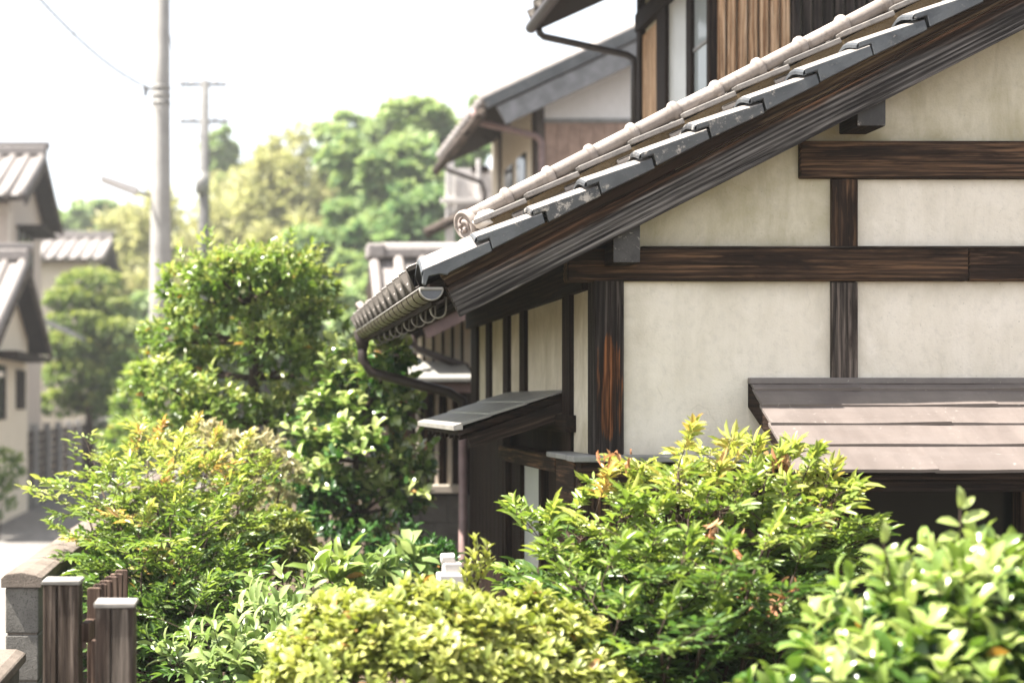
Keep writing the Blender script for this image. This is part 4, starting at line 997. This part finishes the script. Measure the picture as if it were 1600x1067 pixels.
def nandina(label, base, tips, leafL, nfr, Lf, young, group, single=300, yb=0.0, red=0.0, drop=0):
    t = thing('nandina_bush', label, 'bush', (base[0], base[1], 0), group)
    lv = Leaves(); fine = MB(); paths = []
    zmin = min(p[2] for p in tips); zmax = max(p[2] for p in tips)
    for tp in tips:
        tp = Vector(tp); tp.z -= drop * tp.y / F; b = Vector((base[0] + random.uniform(-.14, .14), base[1] + random.uniform(-.12, .12), 0))
        pth = bez(b, tp, ((b.x - tp.x) * .25, (b.y - tp.y) * .25, .12), 7); paths.append(pth)
        hfrac = (tp.z - zmin) / (zmax - zmin + 1e-6)
        for j in range(nfr):
            f = 1 - (j / nfr) * .62
            k = f * 6; a = min(int(k), 5); p = pth[a].lerp(pth[a + 1], k - a)
            an = j * 2.4 + random.uniform(-.5, .5)
            el = random.uniform(.25, .9) if j > 0 else 1.6
            d = Vector((math.cos(an), math.sin(an) * .8, math.tan(min(el, 1.25))))
            top = 1 - j / nfr
            hr = max(0, (p.z - zmin + .25) / (zmax - zmin + .25))
            tint = .08 + .28 * top + young * .58 * hr ** 1.4 + random.uniform(-.1, .1)
            if hfrac > .45 and random.random() < red * top ** 2: tint = random.uniform(.88, 1.0)
            else: tint = min(tint, .84)
            frond(lv, fine, p, d, Lf * random.uniform(.7, 1.15) * (.5 if j == 0 else 1), leafL, tint)
    stems(t, paths, .011, .004)
    o = part('twig', fine, 'bark', t); o['kind'] = 'stuff'
    foliage(t, lv, 'l_nandina', single, yb=yb)
    return t

def P(lst, jy=.25): return [at(px, py, Y + random.uniform(-jy, jy)) for px, py, Y in lst]

# right of centre, in front of the gable
tips = P([(840, 850, 4.6), (850, 800, 4.7), (885, 790, 4.7), (930, 765, 4.7), (960, 800, 4.5), (985, 752, 4.7), (1015, 790, 4.5), (1040, 745, 4.75), (1060, 690, 4.75), (1075, 770, 4.5),
          (1105, 740, 4.7), (1130, 715, 4.7), (1150, 760, 4.5), (1165, 705, 4.75), (1195, 715, 4.75), (1215, 760, 4.5), (1240, 745, 4.7), (1262, 775, 4.6), (1290, 790, 4.65), (1305, 775, 4.7),
          (880, 880, 4.4), (940, 870, 4.3), (1000, 860, 4.25), (1060, 860, 4.2), (1120, 855, 4.2), (1180, 850, 4.25), (1240, 860, 4.3), (1290, 860, 4.5), (1250, 725, 4.7), (1285, 740, 4.65), (1315, 765, 4.6), (1230, 700, 4.75),
          (900, 960, 4.3), (960, 950, 4.15), (1030, 950, 4.1), (1100, 945, 4.1), (1170, 940, 4.1), (1230, 960, 4.2)], .15)
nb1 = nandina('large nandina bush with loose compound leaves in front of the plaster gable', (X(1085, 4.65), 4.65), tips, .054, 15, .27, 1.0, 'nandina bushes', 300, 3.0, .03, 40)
dl = Leaves()
for px, py in ((1215, 715), (1222, 722), (1232, 712), (960, 705), (985, 715), (940, 700), (1195, 930), (1170, 910), (1205, 955), (1240, 905), (1255, 960), (1110, 830), (1125, 815), (1140, 845), (1150, 860), (1265, 950), (1178, 938), (1228, 932), (1248, 925), (1200, 718)):
    c = at(px, py, 4.25 if py > 800 else 4.6)
    for k in range(4): dl.add(c + rdir() * .015, rdir() * .7 + Vector((0, 0, -.6)), rdir(), .05 * random.uniform(.7, 1.3), .014, random.random())
foliage(nb1, dl, 'l_dry', 80, 'dry_leaves')
# left, behind the block wall
tips = P([(px + 26 - (40 if px > 320 and py > 760 else 0), py, Y) for px, py, Y in [(110, 752, 6.9), (130, 715, 7.1), (165, 690, 7.1), (150, 740, 6.8), (205, 675, 7.2), (240, 690, 6.9), (260, 668, 7.2), (300, 672, 7.2), (290, 710, 6.8), (335, 690, 7.2), (340, 735, 6.9),
          (140, 800, 6.7), (190, 790, 6.5), (240, 780, 6.4), (300, 790, 6.4), (350, 790, 6.7), (195, 850, 6.3), (250, 850, 6.2), (310, 860, 6.2), (360, 870, 6.4), (210, 920, 6.1), (270, 930, 6.0), (330, 930, 6.0), (380, 930, 6.2),
          (250, 990, 5.8), (310, 1000, 5.8), (220, 740, 6.8), (260, 730, 6.8), (375, 720, 7.0)]], .15)
nandina('large nandina bush with reddish young tips behind the block wall', (X(262, 6.6), 6.6), tips, .054, 15, .36, 1.1, 'nandina bushes', 300, 4.0, .15, 44)

# clipped azaleas
def azalea(label, c, r, n, L, single, yb, tint=(.25, .75), leaves=7, sq=None):
    t = thing('azalea_bush', label, 'bush', (c[0], c[1], 0), 'clipped azaleas')
    lv = Leaves(); c = Vector(c)
    for i in range(n):
        d = rdir()
        if d.z < -.1: d.z = -d.z
        bump = 1 + .07 * math.sin(d.x * 9 + 1) * math.cos(d.y * 8) + .05 * math.sin(d.z * 13 + d.x * 5) + random.uniform(-.05, .04)
        p = c + Vector((d.x * r[0], d.y * r[1], d.z * r[2])) * bump
        nrm = Vector((d.x / r[0], d.y / r[1], d.z / r[2])).normalized()
        rosette(lv, p, nrm + Vector((0, 0, .5)) + rdir() * .35, leaves, L, L * .42, tint[0] + (tint[1] - tint[0]) * random.random(), 1.0, .12)
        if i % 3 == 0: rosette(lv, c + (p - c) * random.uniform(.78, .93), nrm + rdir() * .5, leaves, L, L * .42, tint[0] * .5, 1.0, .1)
    stems(t, [bez((c.x + random.uniform(-.05, .05), c.y, 0), c + Vector((d.x * r[0], d.y * r[1], d.z * r[2])) * .85, (0, 0, .1)) for d in [Vector((math.cos(k * 1.1), math.sin(k * 1.7), .4 + .3 * math.sin(k))).normalized() for k in range(9)]], .012, .004)
    foliage(t, lv, 'l_azalea', single, yb=yb)
    return t
azalea('wide clipped azalea mound with yellow green leaves at bottom centre', at(645, 1096, 3.95), (.42, .36, .30), 1250, .044, 300, 3.2, (.35, .9))
azalea('clipped azalea bulging below the nandina, right end of the mound', at(815, 1098, 4.1), (.30, .34, .29), 860, .044, 300, 3.3, (.35, .9))
azalea('small round azalea ball with rusty leaves beyond the clipped mound', at(425, 895, 7.4), (.27, .27, .31), 1000, .032, 0, 6, (.2, .7))
sp = Leaves(); spt = thing('upright_shoot', 'single upright leafy shoot rising from the azalea before the side door', 'plant', (X(742, 4.2), 4.2, 0))
stems(spt, [[at(738, 960, 4.2), at(741, 900, 4.2), at(744, 845, 4.2)], [at(740, 930, 4.2), at(757, 880, 4.2), at(762, 850, 4.2)], [at(740, 930, 4.2), at(728, 890, 4.2)]], .004, .002)
for px, y0, y1 in ((742, 945, 842), (758, 900, 850), (729, 915, 882)):
    for k in range(8): rosette(sp, at(px + random.uniform(-5, 5), y0 + (y1 - y0) * k / 7, 4.2), Vector((random.uniform(-.3, .3), -.2, 1)), 5, .04, .013, .75, .6)
foliage(spt, sp, 'l_azalea', 80)

# glossy evergreen shrub close to the camera at right
def sprigs(lv, tw, cs, n, L, Wd, tint, length):
    for _ in range(n):
        c, r = random.choice(cs); d = rdir(); d.z = abs(d.z) * .8 + .35; d.y -= .2; d.normalize()
        p = Vector(c) + d * r * .8; q = (d + Vector((0, 0, .8)) + rdir() * .3).normalized(); ll = length * random.uniform(.6, 1.3)
        e = p + q * ll; tw.tube([p, p.lerp(e, .5) + rdir() * ll * .05, e], [.0022, .0016, .001], 4, False)
        k = 6; u = q.orthogonal().normalized(); w = q.cross(u)
        for i in range(k):
            a = i * 2.4 + random.uniform(-.4, .4); f = .25 + .75 * i / (k - 1); o = u * math.cos(a) + w * math.sin(a)
            lv.add(p.lerp(e, f), o * (1.1 - .6 * f) + q * (.5 + .5 * f) + Vector((0, 0, -.15)), q + o * -.3 + rdir() * .3, L * random.uniform(.7, 1.15), Wd * random.uniform(.8, 1.1), min(.95, tint + random.uniform(-.25, .15)))
def shrub(name, label, cat, clumps, leaves, L, Wd, mat, t_in, t_out, single, yb, group=None, trunk=None, spread=1.0, upb=.35, tj=.12, inner=.55, dens=1.0, sq=(1, 1, 1), nsp=0, lsp=.1):
    cs = [at(px, py, Y) for px, py, Y, r, n in clumps]
    bx = trunk or Vector((sum(c.x for c in cs) / len(cs), sum(c.y for c in cs) / len(cs), 0))
    t = thing(name, label, cat, (bx[0], bx[1], 0), group)
    lv = Leaves(); paths = []
    for c, (px, py, Y, r, n) in zip(cs, clumps):
        clump(lv, c, r, int(n * dens), leaves, L, Wd, t_in, t_out, sq, spread, upb, tj, inner)
        paths.append(bez((bx[0] + random.uniform(-.05, .05), bx[1] + random.uniform(-.05, .05), 0), c, (0, 0, .15)))
    stems(t, paths, .014, .005)
    if nsp:
        tw = MB(); sprigs(lv, tw, [(c, q[3]) for c, q in zip(cs, clumps)], nsp, L, Wd, t_out - .1, lsp); o = part('twig', tw, 'bark', t); o['kind'] = 'stuff'
    foliage(t, lv, mat, single, yb=yb)
    return t
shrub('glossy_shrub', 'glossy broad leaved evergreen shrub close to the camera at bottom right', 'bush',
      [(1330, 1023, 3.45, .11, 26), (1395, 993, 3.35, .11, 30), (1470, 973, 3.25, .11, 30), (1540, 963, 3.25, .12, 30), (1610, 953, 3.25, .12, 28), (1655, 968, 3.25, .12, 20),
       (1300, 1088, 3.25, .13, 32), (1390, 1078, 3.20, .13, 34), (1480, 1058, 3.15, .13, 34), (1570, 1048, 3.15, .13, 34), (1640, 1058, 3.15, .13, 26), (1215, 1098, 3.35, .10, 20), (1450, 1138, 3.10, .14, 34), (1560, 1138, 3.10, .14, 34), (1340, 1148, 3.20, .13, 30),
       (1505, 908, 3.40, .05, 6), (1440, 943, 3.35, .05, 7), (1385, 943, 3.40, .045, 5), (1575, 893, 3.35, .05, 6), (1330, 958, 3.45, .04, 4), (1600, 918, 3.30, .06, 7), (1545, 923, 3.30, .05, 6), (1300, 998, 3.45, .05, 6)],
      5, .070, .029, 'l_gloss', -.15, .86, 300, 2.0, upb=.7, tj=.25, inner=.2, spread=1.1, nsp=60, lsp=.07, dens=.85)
top = Leaves(); tl = thing('tall_sprig', 'lone tall sprig with spoon shaped leaves above the glossy shrub', 'plant', (X(1500, 3.35), 3.35, 0))
stems(tl, [[at(1498, 900, 3.35), at(1501, 840, 3.35), at(1500, 775, 3.35)], [at(1390, 900, 3.3), at(1381, 850, 3.3), at(1378, 830, 3.3)]], .003, .0015)
for px, py, dx, dz, l in ((1500, 795, -.1, 1, .055), (1503, 795, .6, .8, .04), (1501, 815, 1, .5, .065), (1500, 820, -1, .3, .06), (1500, 835, -.9, -.1, .06), (1502, 850, .9, .1, .06), (1380, 850, 0, 1, .055), (1381, 862, -1, .2, .06), (1382, 866, 1, .2, .055), (1381, 880, -.6, .2, .05)):
    top.add(at(px, py, 3.35 if px > 1450 else 3.3), (dx, -.3, dz), (0, -.7, .6), l, l * .42, .85)
foliage(tl, top, 'l_gloss', 40)

# garden tree and camellia in the middle distance
def tree(name, label, base, forks, clumps, leaves, L, Wd, mat, t_in, t_out, single, group, r0=.07, sq=(1, 1, .8), yb=0, dens=1.0, inner=.5, spread=1.0, tj=.13, bark='bark', nsp=0):
    t = thing(name, label, 'tree', (base[0], base[1], 0), group)
    lv = Leaves(); base = Vector(base)
    tr = part('trunk', MB().tube([base] + [Vector(f) for f in forks], [r0 * (1 - .5 * i / len(forks)) for i in range(len(forks) + 1)], 10), bark, t, smooth=True)
    for c in clumps:
        p = Vector(c[0]); clump(lv, p, c[1], int(c[2] * dens), leaves, L, Wd, t_in, t_out, sq, spread, .35, tj, inner)
        f = min((Vector(q) for q in forks), key=lambda q: (q - p).length + max(0, q.z - p.z) * 2)
        pts = bez(f, p, ((p.x - f.x) * .1, 0, -.05), 5)
        part('limb', MB().tube(pts, [r0 * .42, r0 * .36, r0 * .28, r0 * .2, r0 * .1], 6), bark, tr, smooth=True)
    tw = MB(); sprigs(lv, tw, [(c[0], c[1]) for c in clumps], nsp, L, Wd, t_out - .15, L * 1.4) if nsp else None
    if nsp: o = part('twig', tw, bark, t); o['kind'] = 'stuff'
    foliage(t, lv, mat, single, 'crown', yb)
    return t
TY = 9.6
cl = [(325, 470), (400, 440), (460, 465), (300, 510), (370, 500), (440, 500), (490, 500), (275, 570), (330, 570), (455, 560), (500, 575), (270, 640), (320, 650), (300, 450), (395, 425), (440, 425), (345, 430),
      (250, 600), (355, 640), (420, 650), (470, 640), (420, 545), (480, 450), (255, 530)]
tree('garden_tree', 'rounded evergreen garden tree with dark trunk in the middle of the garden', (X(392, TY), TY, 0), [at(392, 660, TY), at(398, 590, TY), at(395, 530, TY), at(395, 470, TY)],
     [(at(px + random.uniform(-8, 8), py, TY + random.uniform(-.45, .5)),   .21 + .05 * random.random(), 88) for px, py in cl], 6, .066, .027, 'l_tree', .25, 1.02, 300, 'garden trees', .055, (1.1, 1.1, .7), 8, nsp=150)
CY = 8.9
cl = [(560, 560), (600, 590), (530, 600), (575, 620), (620, 630), (540, 650), (505, 640), (590, 665), (515, 700), (560, 700), (605, 715), (640, 740), (500, 760), (545, 760), (590, 780), (635, 780), (520, 820), (570, 830), (480, 700), (610, 560), (470, 790)]
tree('camellia', 'camellia with glossy dark leaves between the garden tree and the annex', (X(553, CY), CY, 0), [at(553, 800, CY), at(556, 720, CY), at(560, 650, CY)],
     [(at(px, py, CY + random.uniform(-.35, .35)), .16, 32) for px, py in cl], 5, .09, .048, 'l_camellia', .2, 1.1, 300, 'garden trees', .03, (1, 1, .85), 7.5, tj=.25, nsp=60)
# undergrowth
shrub('pale_tipped_shrub', 'shrub with cream tipped leaves between the left nandina and the garden tree', 'bush',
      [(400, 715, 7.8, .16, 60), (370, 760, 7.7, .16, 60), (440, 745, 7.9, .15, 50), (350, 710, 7.7, .14, 50), (425, 800, 8.0, .15, 40), (330, 690, 7.8, .12, 40)], 6, .05, .019, 'l_cream', .2, .9, 0, 6)
shrub('broad_leaf_plant', 'low plant with large broad pale leaves right of the small azalea ball', 'plant', [(600, 895, 6.9, .12, 9), (640, 890, 7.0, .12, 9), (560, 910, 6.7, .1, 8)], 6, .13, .055, 'l_broad', .1, .7, 150, 5, spread=1.6)
shrub('broad_leaf_plant', 'low plant with upright yellow green leaves just right of the azalea ball', 'plant', [(515, 905, 6.6, .1, 8), (540, 890, 6.7, .09, 6)], 5, .15, .045, 'l_gloss', .5, .9, 60, 5, spread=.6)
shrub('dark_fern', 'dark green feathery plant at the foot of the block dado', 'plant', [(665, 875, 7.4, .12, 40), (690, 885, 7.3, .1, 30)], 6, .09, .018, 'l_camellia', .1, .5, 0, 5)
shrub('leafy_shrub', 'light green leafy shrub below the left nandina beside the azalea mound', 'bush',
      [(430, 985, 5.0, .10, 24), (395, 1020, 4.9, .10, 24), (350, 1050, 4.8, .10, 22), (420, 1060, 4.7, .11, 26), (300, 1062, 4.9, .07, 12), (455, 955, 5.2, .07, 12)],
      5, .07, .028, 'l_broad', .1, .75, 300, 4.0, spread=1.1, tj=.18, nsp=30, lsp=.12)
ts = Leaves(); tsp = thing('thin_sprig', 'thin bare sprig with few leaves sticking up left of the azalea mound', 'plant', (X(490, 4.3), 4.3, 0))
stems(tsp, [[at(478, 1020, 4.3), at(486, 960, 4.3), at(490, 915, 4.3)]], .003, .0015)
for px, py, dx, dz in ((490, 918, .5, .4), (489, 925, -1, .1), (488, 940, .4, .8), (486, 950, -.4, .8), (484, 965, -.9, .3), (484, 972, .8, .3), (480, 990, -.8, .4)): ts.add(at(px, py, 4.3), (dx, -.2, dz), (0, -.6, .7), .05, .017, .7)
foliage(tsp, ts, 'l_broad', 20)
shrub('shade_shrub', 'dark leafy undergrowth shrub filling the shade under the camellia', 'bush',
      [(480, 850, 8.3, .2, 50), (560, 870, 8.4, .2, 50), (620, 850, 8.5, .18, 40), (440, 790, 8.6, .2, 50), (520, 790, 8.7, .22, 50), (400, 850, 8.4, .2, 40), (560, 930, 7.7, .15, 30)], 6, .07, .028, 'l_camellia', .05, .5, 0, 6)
shrub('wall_shrub', 'dark leafy shrub inside the block wall below the left nandina', 'bush',
      [(180, 900, 6.6, .16, 46), (230, 960, 6.3, .16, 46), (290, 900, 6.9, .18, 46), (340, 950, 6.6, .16, 46), (250, 1010, 6.1, .15, 40), (170, 830, 7.0, .15, 40)], 6, .05, .02, 'l_tree', .1, .6, 0, 5)
shrub('shade_shrub', 'dark undergrowth shrub behind the foot of the large gable nandina', 'bush',
      [(920, 1010, 4.75, .2, 60), (1010, 1000, 4.8, .2, 60), (1100, 1000, 4.85, .2, 60), (1190, 1000, 4.8, .2, 60), (1280, 1010, 4.8, .2, 50), (1000, 920, 4.95, .18, 50), (1100, 910, 4.95, .18, 50), (1190, 920, 4.95, .18, 50)], 6, .05, .02, 'l_tree', .1, .5, 0, 4)

# cloud-pruned tree and hedge by the lane
QY = 37
cl = [(140, 445, 40), (110, 470, 32), (165, 480, 32), (120, 505, 36), (180, 520, 34), (105, 540, 34), (150, 555, 40), (110, 585, 36), (175, 590, 38), (140, 620, 42), (100, 630, 34), (190, 560, 30), (185, 625, 34)]
tree('cloud_pruned_tree', 'cloud pruned evergreen tree with layered green pads by the lane', (X(140, QY), QY, 0), [at(140, 640, QY), at(145, 560, QY), at(140, 480, QY)],
     [(at(px, py, QY + random.uniform(-.6, .6)), r * 1.3 / F * QY, 260) for px, py, r in cl], 5, .15, .08, 'l_pine', .05, 1.0, 0, 'garden trees', .12, (1.05, 1, .5), inner=.6)
shrub('hedge', 'dark green clipped conical hedge right of the cloud pruned tree', 'hedge', [(195, 575, 29, .35, 150), (195, 610, 29, .5, 200), (190, 650, 29, .6, 220), (205, 690, 29, .6, 220)], 5, .1, .05, 'l_pine', 0, .45, 0, 20, inner=.8)
shrub('lane_bush', 'small dark bush at the left edge on the far side of the lane', 'bush', [(5, 735, 21.5, .35, 120), (-10, 770, 21.5, .4, 120)], 5, .09, .04, 'l_pine', .1, .7, 0, 10)
shrub('low_green_bush', 'bright green bush between the hedge and the near utility pole', 'bush', [(225, 600, 17, .3, 110), (215, 640, 17, .35, 120), (230, 690, 16.5, .4, 140), (200, 700, 16, .35, 120)], 5, .09, .04, 'l_tree', .3, .95, 0, 12)

# bamboo grove
def bamboo(label, px, py_top, Y, wd, hgt_px, n):
    b = at(px, VY, Y); b.z = 0
    t = thing('bamboo_clump', label, 'bamboo', b, 'bamboo grove')
    lv = Leaves(); ztop = Z(py_top, Y)
    for k in range(7):
        tx = b.x + random.uniform(-wd, wd) * .55; ty = Y + random.uniform(-1.5, 1.5); zz = ztop * random.uniform(.75, 1.0) if k else ztop
        bx = b.x + random.uniform(-wd, wd) * .4
        pts = [Vector((bx + (tx - bx) * (i / 7) ** 2, ty, zz * i / 7 * (1 - .04 * (i / 7) ** 3))) for i in range(8)]
        part('culm', MB().tube(pts, [.06, .055, .05, .045, .04, .03, .02, .01], 6), 'culm', t, smooth=True)
        for q in range(int(n / 7)):
            f = 1 - random.random() ** 1.1 * .85; kk = f * 7; a = min(int(kk), 6); p = pts[a].lerp(pts[a + 1], kk - a)
            w = wd * random.uniform(.5, 1.35) * (.10 + .45 * math.sin(min(1, (1 - f) * 1.6 + .06) * math.pi * .6))
            o = rdir(); p = p + Vector((o.x * w, o.y * w, o.z * w * .7))
            rosette(lv, p, Vector((o.x, o.y, .5)) + rdir() * .5, 4, .56, .12, .15 + .5 * f * random.random() + .2 * o.z, 1.2, .25)
    foliage(t, lv, 'l_bamboo', 0, yb=0)
for i, (px, pt, Y, wd, n) in enumerate([(160, 385, 62, 3.0, 1530), (215, 325, 60, 2.8, 1530), (275, 285, 62, 2.8, 1530), (345, 270, 60, 2.8, 1530), (395, 245, 61, 2.6, 1530), (455, 192, 60, 2.6, 2040), (505, 255, 62, 2.6, 1530), (300, 420, 52, 2.6, 1360), (380, 400, 52, 2.6, 1360), (460, 330, 54, 2.4, 1530), (190, 480, 52, 2.4, 1360), (540, 300, 60, 2.4, 1360), (245, 430, 54, 2.4, 1190), (425, 290, 66, 2.6, 1300), (120, 440, 64, 2.6, 1200), (590, 330, 64, 2.6, 1200), (235, 305, 70, 3.2, 1500), (310, 272, 70, 3.2, 1500), (372, 250, 72, 3.0, 1500), (490, 225, 70, 2.8, 1400), (170, 355, 72, 3.2, 1400)]):
    bamboo(['lowest bamboo clump, behind the cream house', 'bamboo clump behind the street lamp head', 'bamboo clump between the two utility poles', 'bamboo clump just right of the far utility pole', 'bamboo clump left of the tallest one', 'tallest yellow green bamboo clump with a pointed plume',
            'bamboo clump right of the tallest one, meeting the green trees', 'nearer bamboo clump behind the lower part of the far pole', 'nearer bamboo clump above the garden tree', 'nearer bamboo clump below the tallest plume', 'nearer bamboo clump above the hedge left of the near pole', 'bamboo clump between the tallest plume and the dense wood', 'nearer bamboo clump hidden half behind the near pole', 'bamboo clump just behind and left of the tallest plume', 'leftmost bamboo clump, over the cloud pruned tree', 'rightmost bamboo clump, mostly behind the green wood', 'back row bamboo plume just left of the near pole top half', 'back row bamboo plume directly behind the far pole', 'back row bamboo plume right of the slim distant tree', 'back row bamboo plume right behind the tallest one', 'back row bamboo plume left of the street lamp head'][i], px, pt, Y, wd, 0, n)
# woodland trees
def wtree(label, px, py_c, Y, rx, rz, n, t0=.1, t1=.85, L=.36):
    b = at(px, VY, Y); c = at(px, py_c, Y)
    cl = []
    for k in range(58):
        d = rdir() * random.uniform(.35, .95); d.z = max(-.8, min(.72, d.z)); q = random.uniform(.09, .26)
        sh = 1 + .22 * math.sin(d.x * 5 + px) * math.cos(d.z * 4 + py_c)
        cl.append((c + Vector((d.x * rx * sh, d.y * rx, d.z * rz * sh)), rx * q, max(4, int(n * 1.7 * q * q))))
    tree('woodland_tree', label, (b.x, Y, 0), [Vector((b.x + .1, Y, c.z * .4)), Vector((b.x, Y, c.z * .75)), Vector((b.x, Y, c.z))], cl, 5, L, L * .5, 'l_wood', t0, t1, 0, 'woodland trees', .25, (1.25, 1.1, .6), inner=.1, tj=.22)
for i, a in enumerate([(610, 300, 46, 2.2, 2.5, 900), (670, 230, 50, 2.0, 2.2, 800, .3, .95), (560, 400, 44, 1.9, 2.2, 800), (640, 400, 43, 1.9, 2.2, 800, .0, .6), (590, 480, 42, 1.9, 2.0, 700), (690, 330, 47, 2.0, 2.6, 800, .1, .7), (575, 235, 62, 2.6, 1.7, 800, .3, .9), (150, 370, 80, 2.6, 2.2, 700, .2, .8), (345, 260, 75, 1.2, 2.4, 500, .3, .8),
                       (470, 480, 46, 2.0, 2.0, 700, .0, .6), (520, 540, 40, 1.8, 1.6, 600, .2, .8), (640, 520, 36, 1.6, 1.6, 600, .2, .8), (300, 560, 40, 2.2, 1.6, 600, .1, .7), (400, 560, 40, 2.2, 1.6, 600, .1, .7), (230, 540, 48, 2.2, 1.8, 600, .2, .8)]):
    wtree(['large leafy tree at the centre of the green wood', 'light green tree at the skyline beside the white gable house', 'tree at the left side of the green wood', 'dark tree low in the green wood by the outbuilding ridge', 'lowest tree at the front of the green wood', 'tall dark tree half behind the eave of the white gable house', 'flat topped tree on the skyline at the back of the wood',
           'pale distant tree above the cream house', 'slim distant tree just right of the far utility pole', 'dark tree between the bamboo and the green wood', 'bush-like tree behind the right side of the garden tree', 'bush-like tree below the outbuilding roof edge', 'low tree behind the garden tree crown, left side', 'low tree behind the garden tree crown, right side', 'low tree below the bamboo behind the near pole'][i], *a)

# far wood that clothes the hill behind the bamboo
lv = Leaves()
for _ in range(5200):
    x = random.uniform(-32, 46); v = random.random() ** .8; y = 85 + 60 * v
    z = -.5 + hill_h(x) * math.sin(v * math.pi * .5) + 1.2 * abs(math.sin(x * .9) * math.sin(y * .5 + x)) + random.uniform(-.3, 1.2)
    rosette(lv, Vector((x, y, z)), Vector((random.uniform(-.4, .4), -.7, 1)), 4, 1.1, .5, .25 + .5 * abs(math.sin(x * .31 + y * .2)), 1.2, .3)
arr = lv.arrays()
fw = place('distant_wood', leaf_mesh('distant_wood', arr, M['l_bamboo']), None, None); fw['kind'] = 'stuff'; fw['label'] = 'far wooded hillside behind the bamboo grove'

# ------------------------------------------------------------------ summer haze
hz = NT('haze_air'); hz.t.nodes.remove(hz.b)
pv = hz.n('ShaderNodeVolumePrincipled'); pv.inputs['Color'].default_value = (.96, .97, .98, 1); pv.inputs['Density'].default_value = HAZE; pv.inputs['Anisotropy'].default_value = .2
hz.l(pv.outputs[0], hz.o.inputs['Volume'])
ho = part('haze', MB().box(-150, 150, -8, 160, -1.2, 16.5), hz.m); ho['kind'] = 'stuff'; ho['label'] = 'thin pale summer haze'
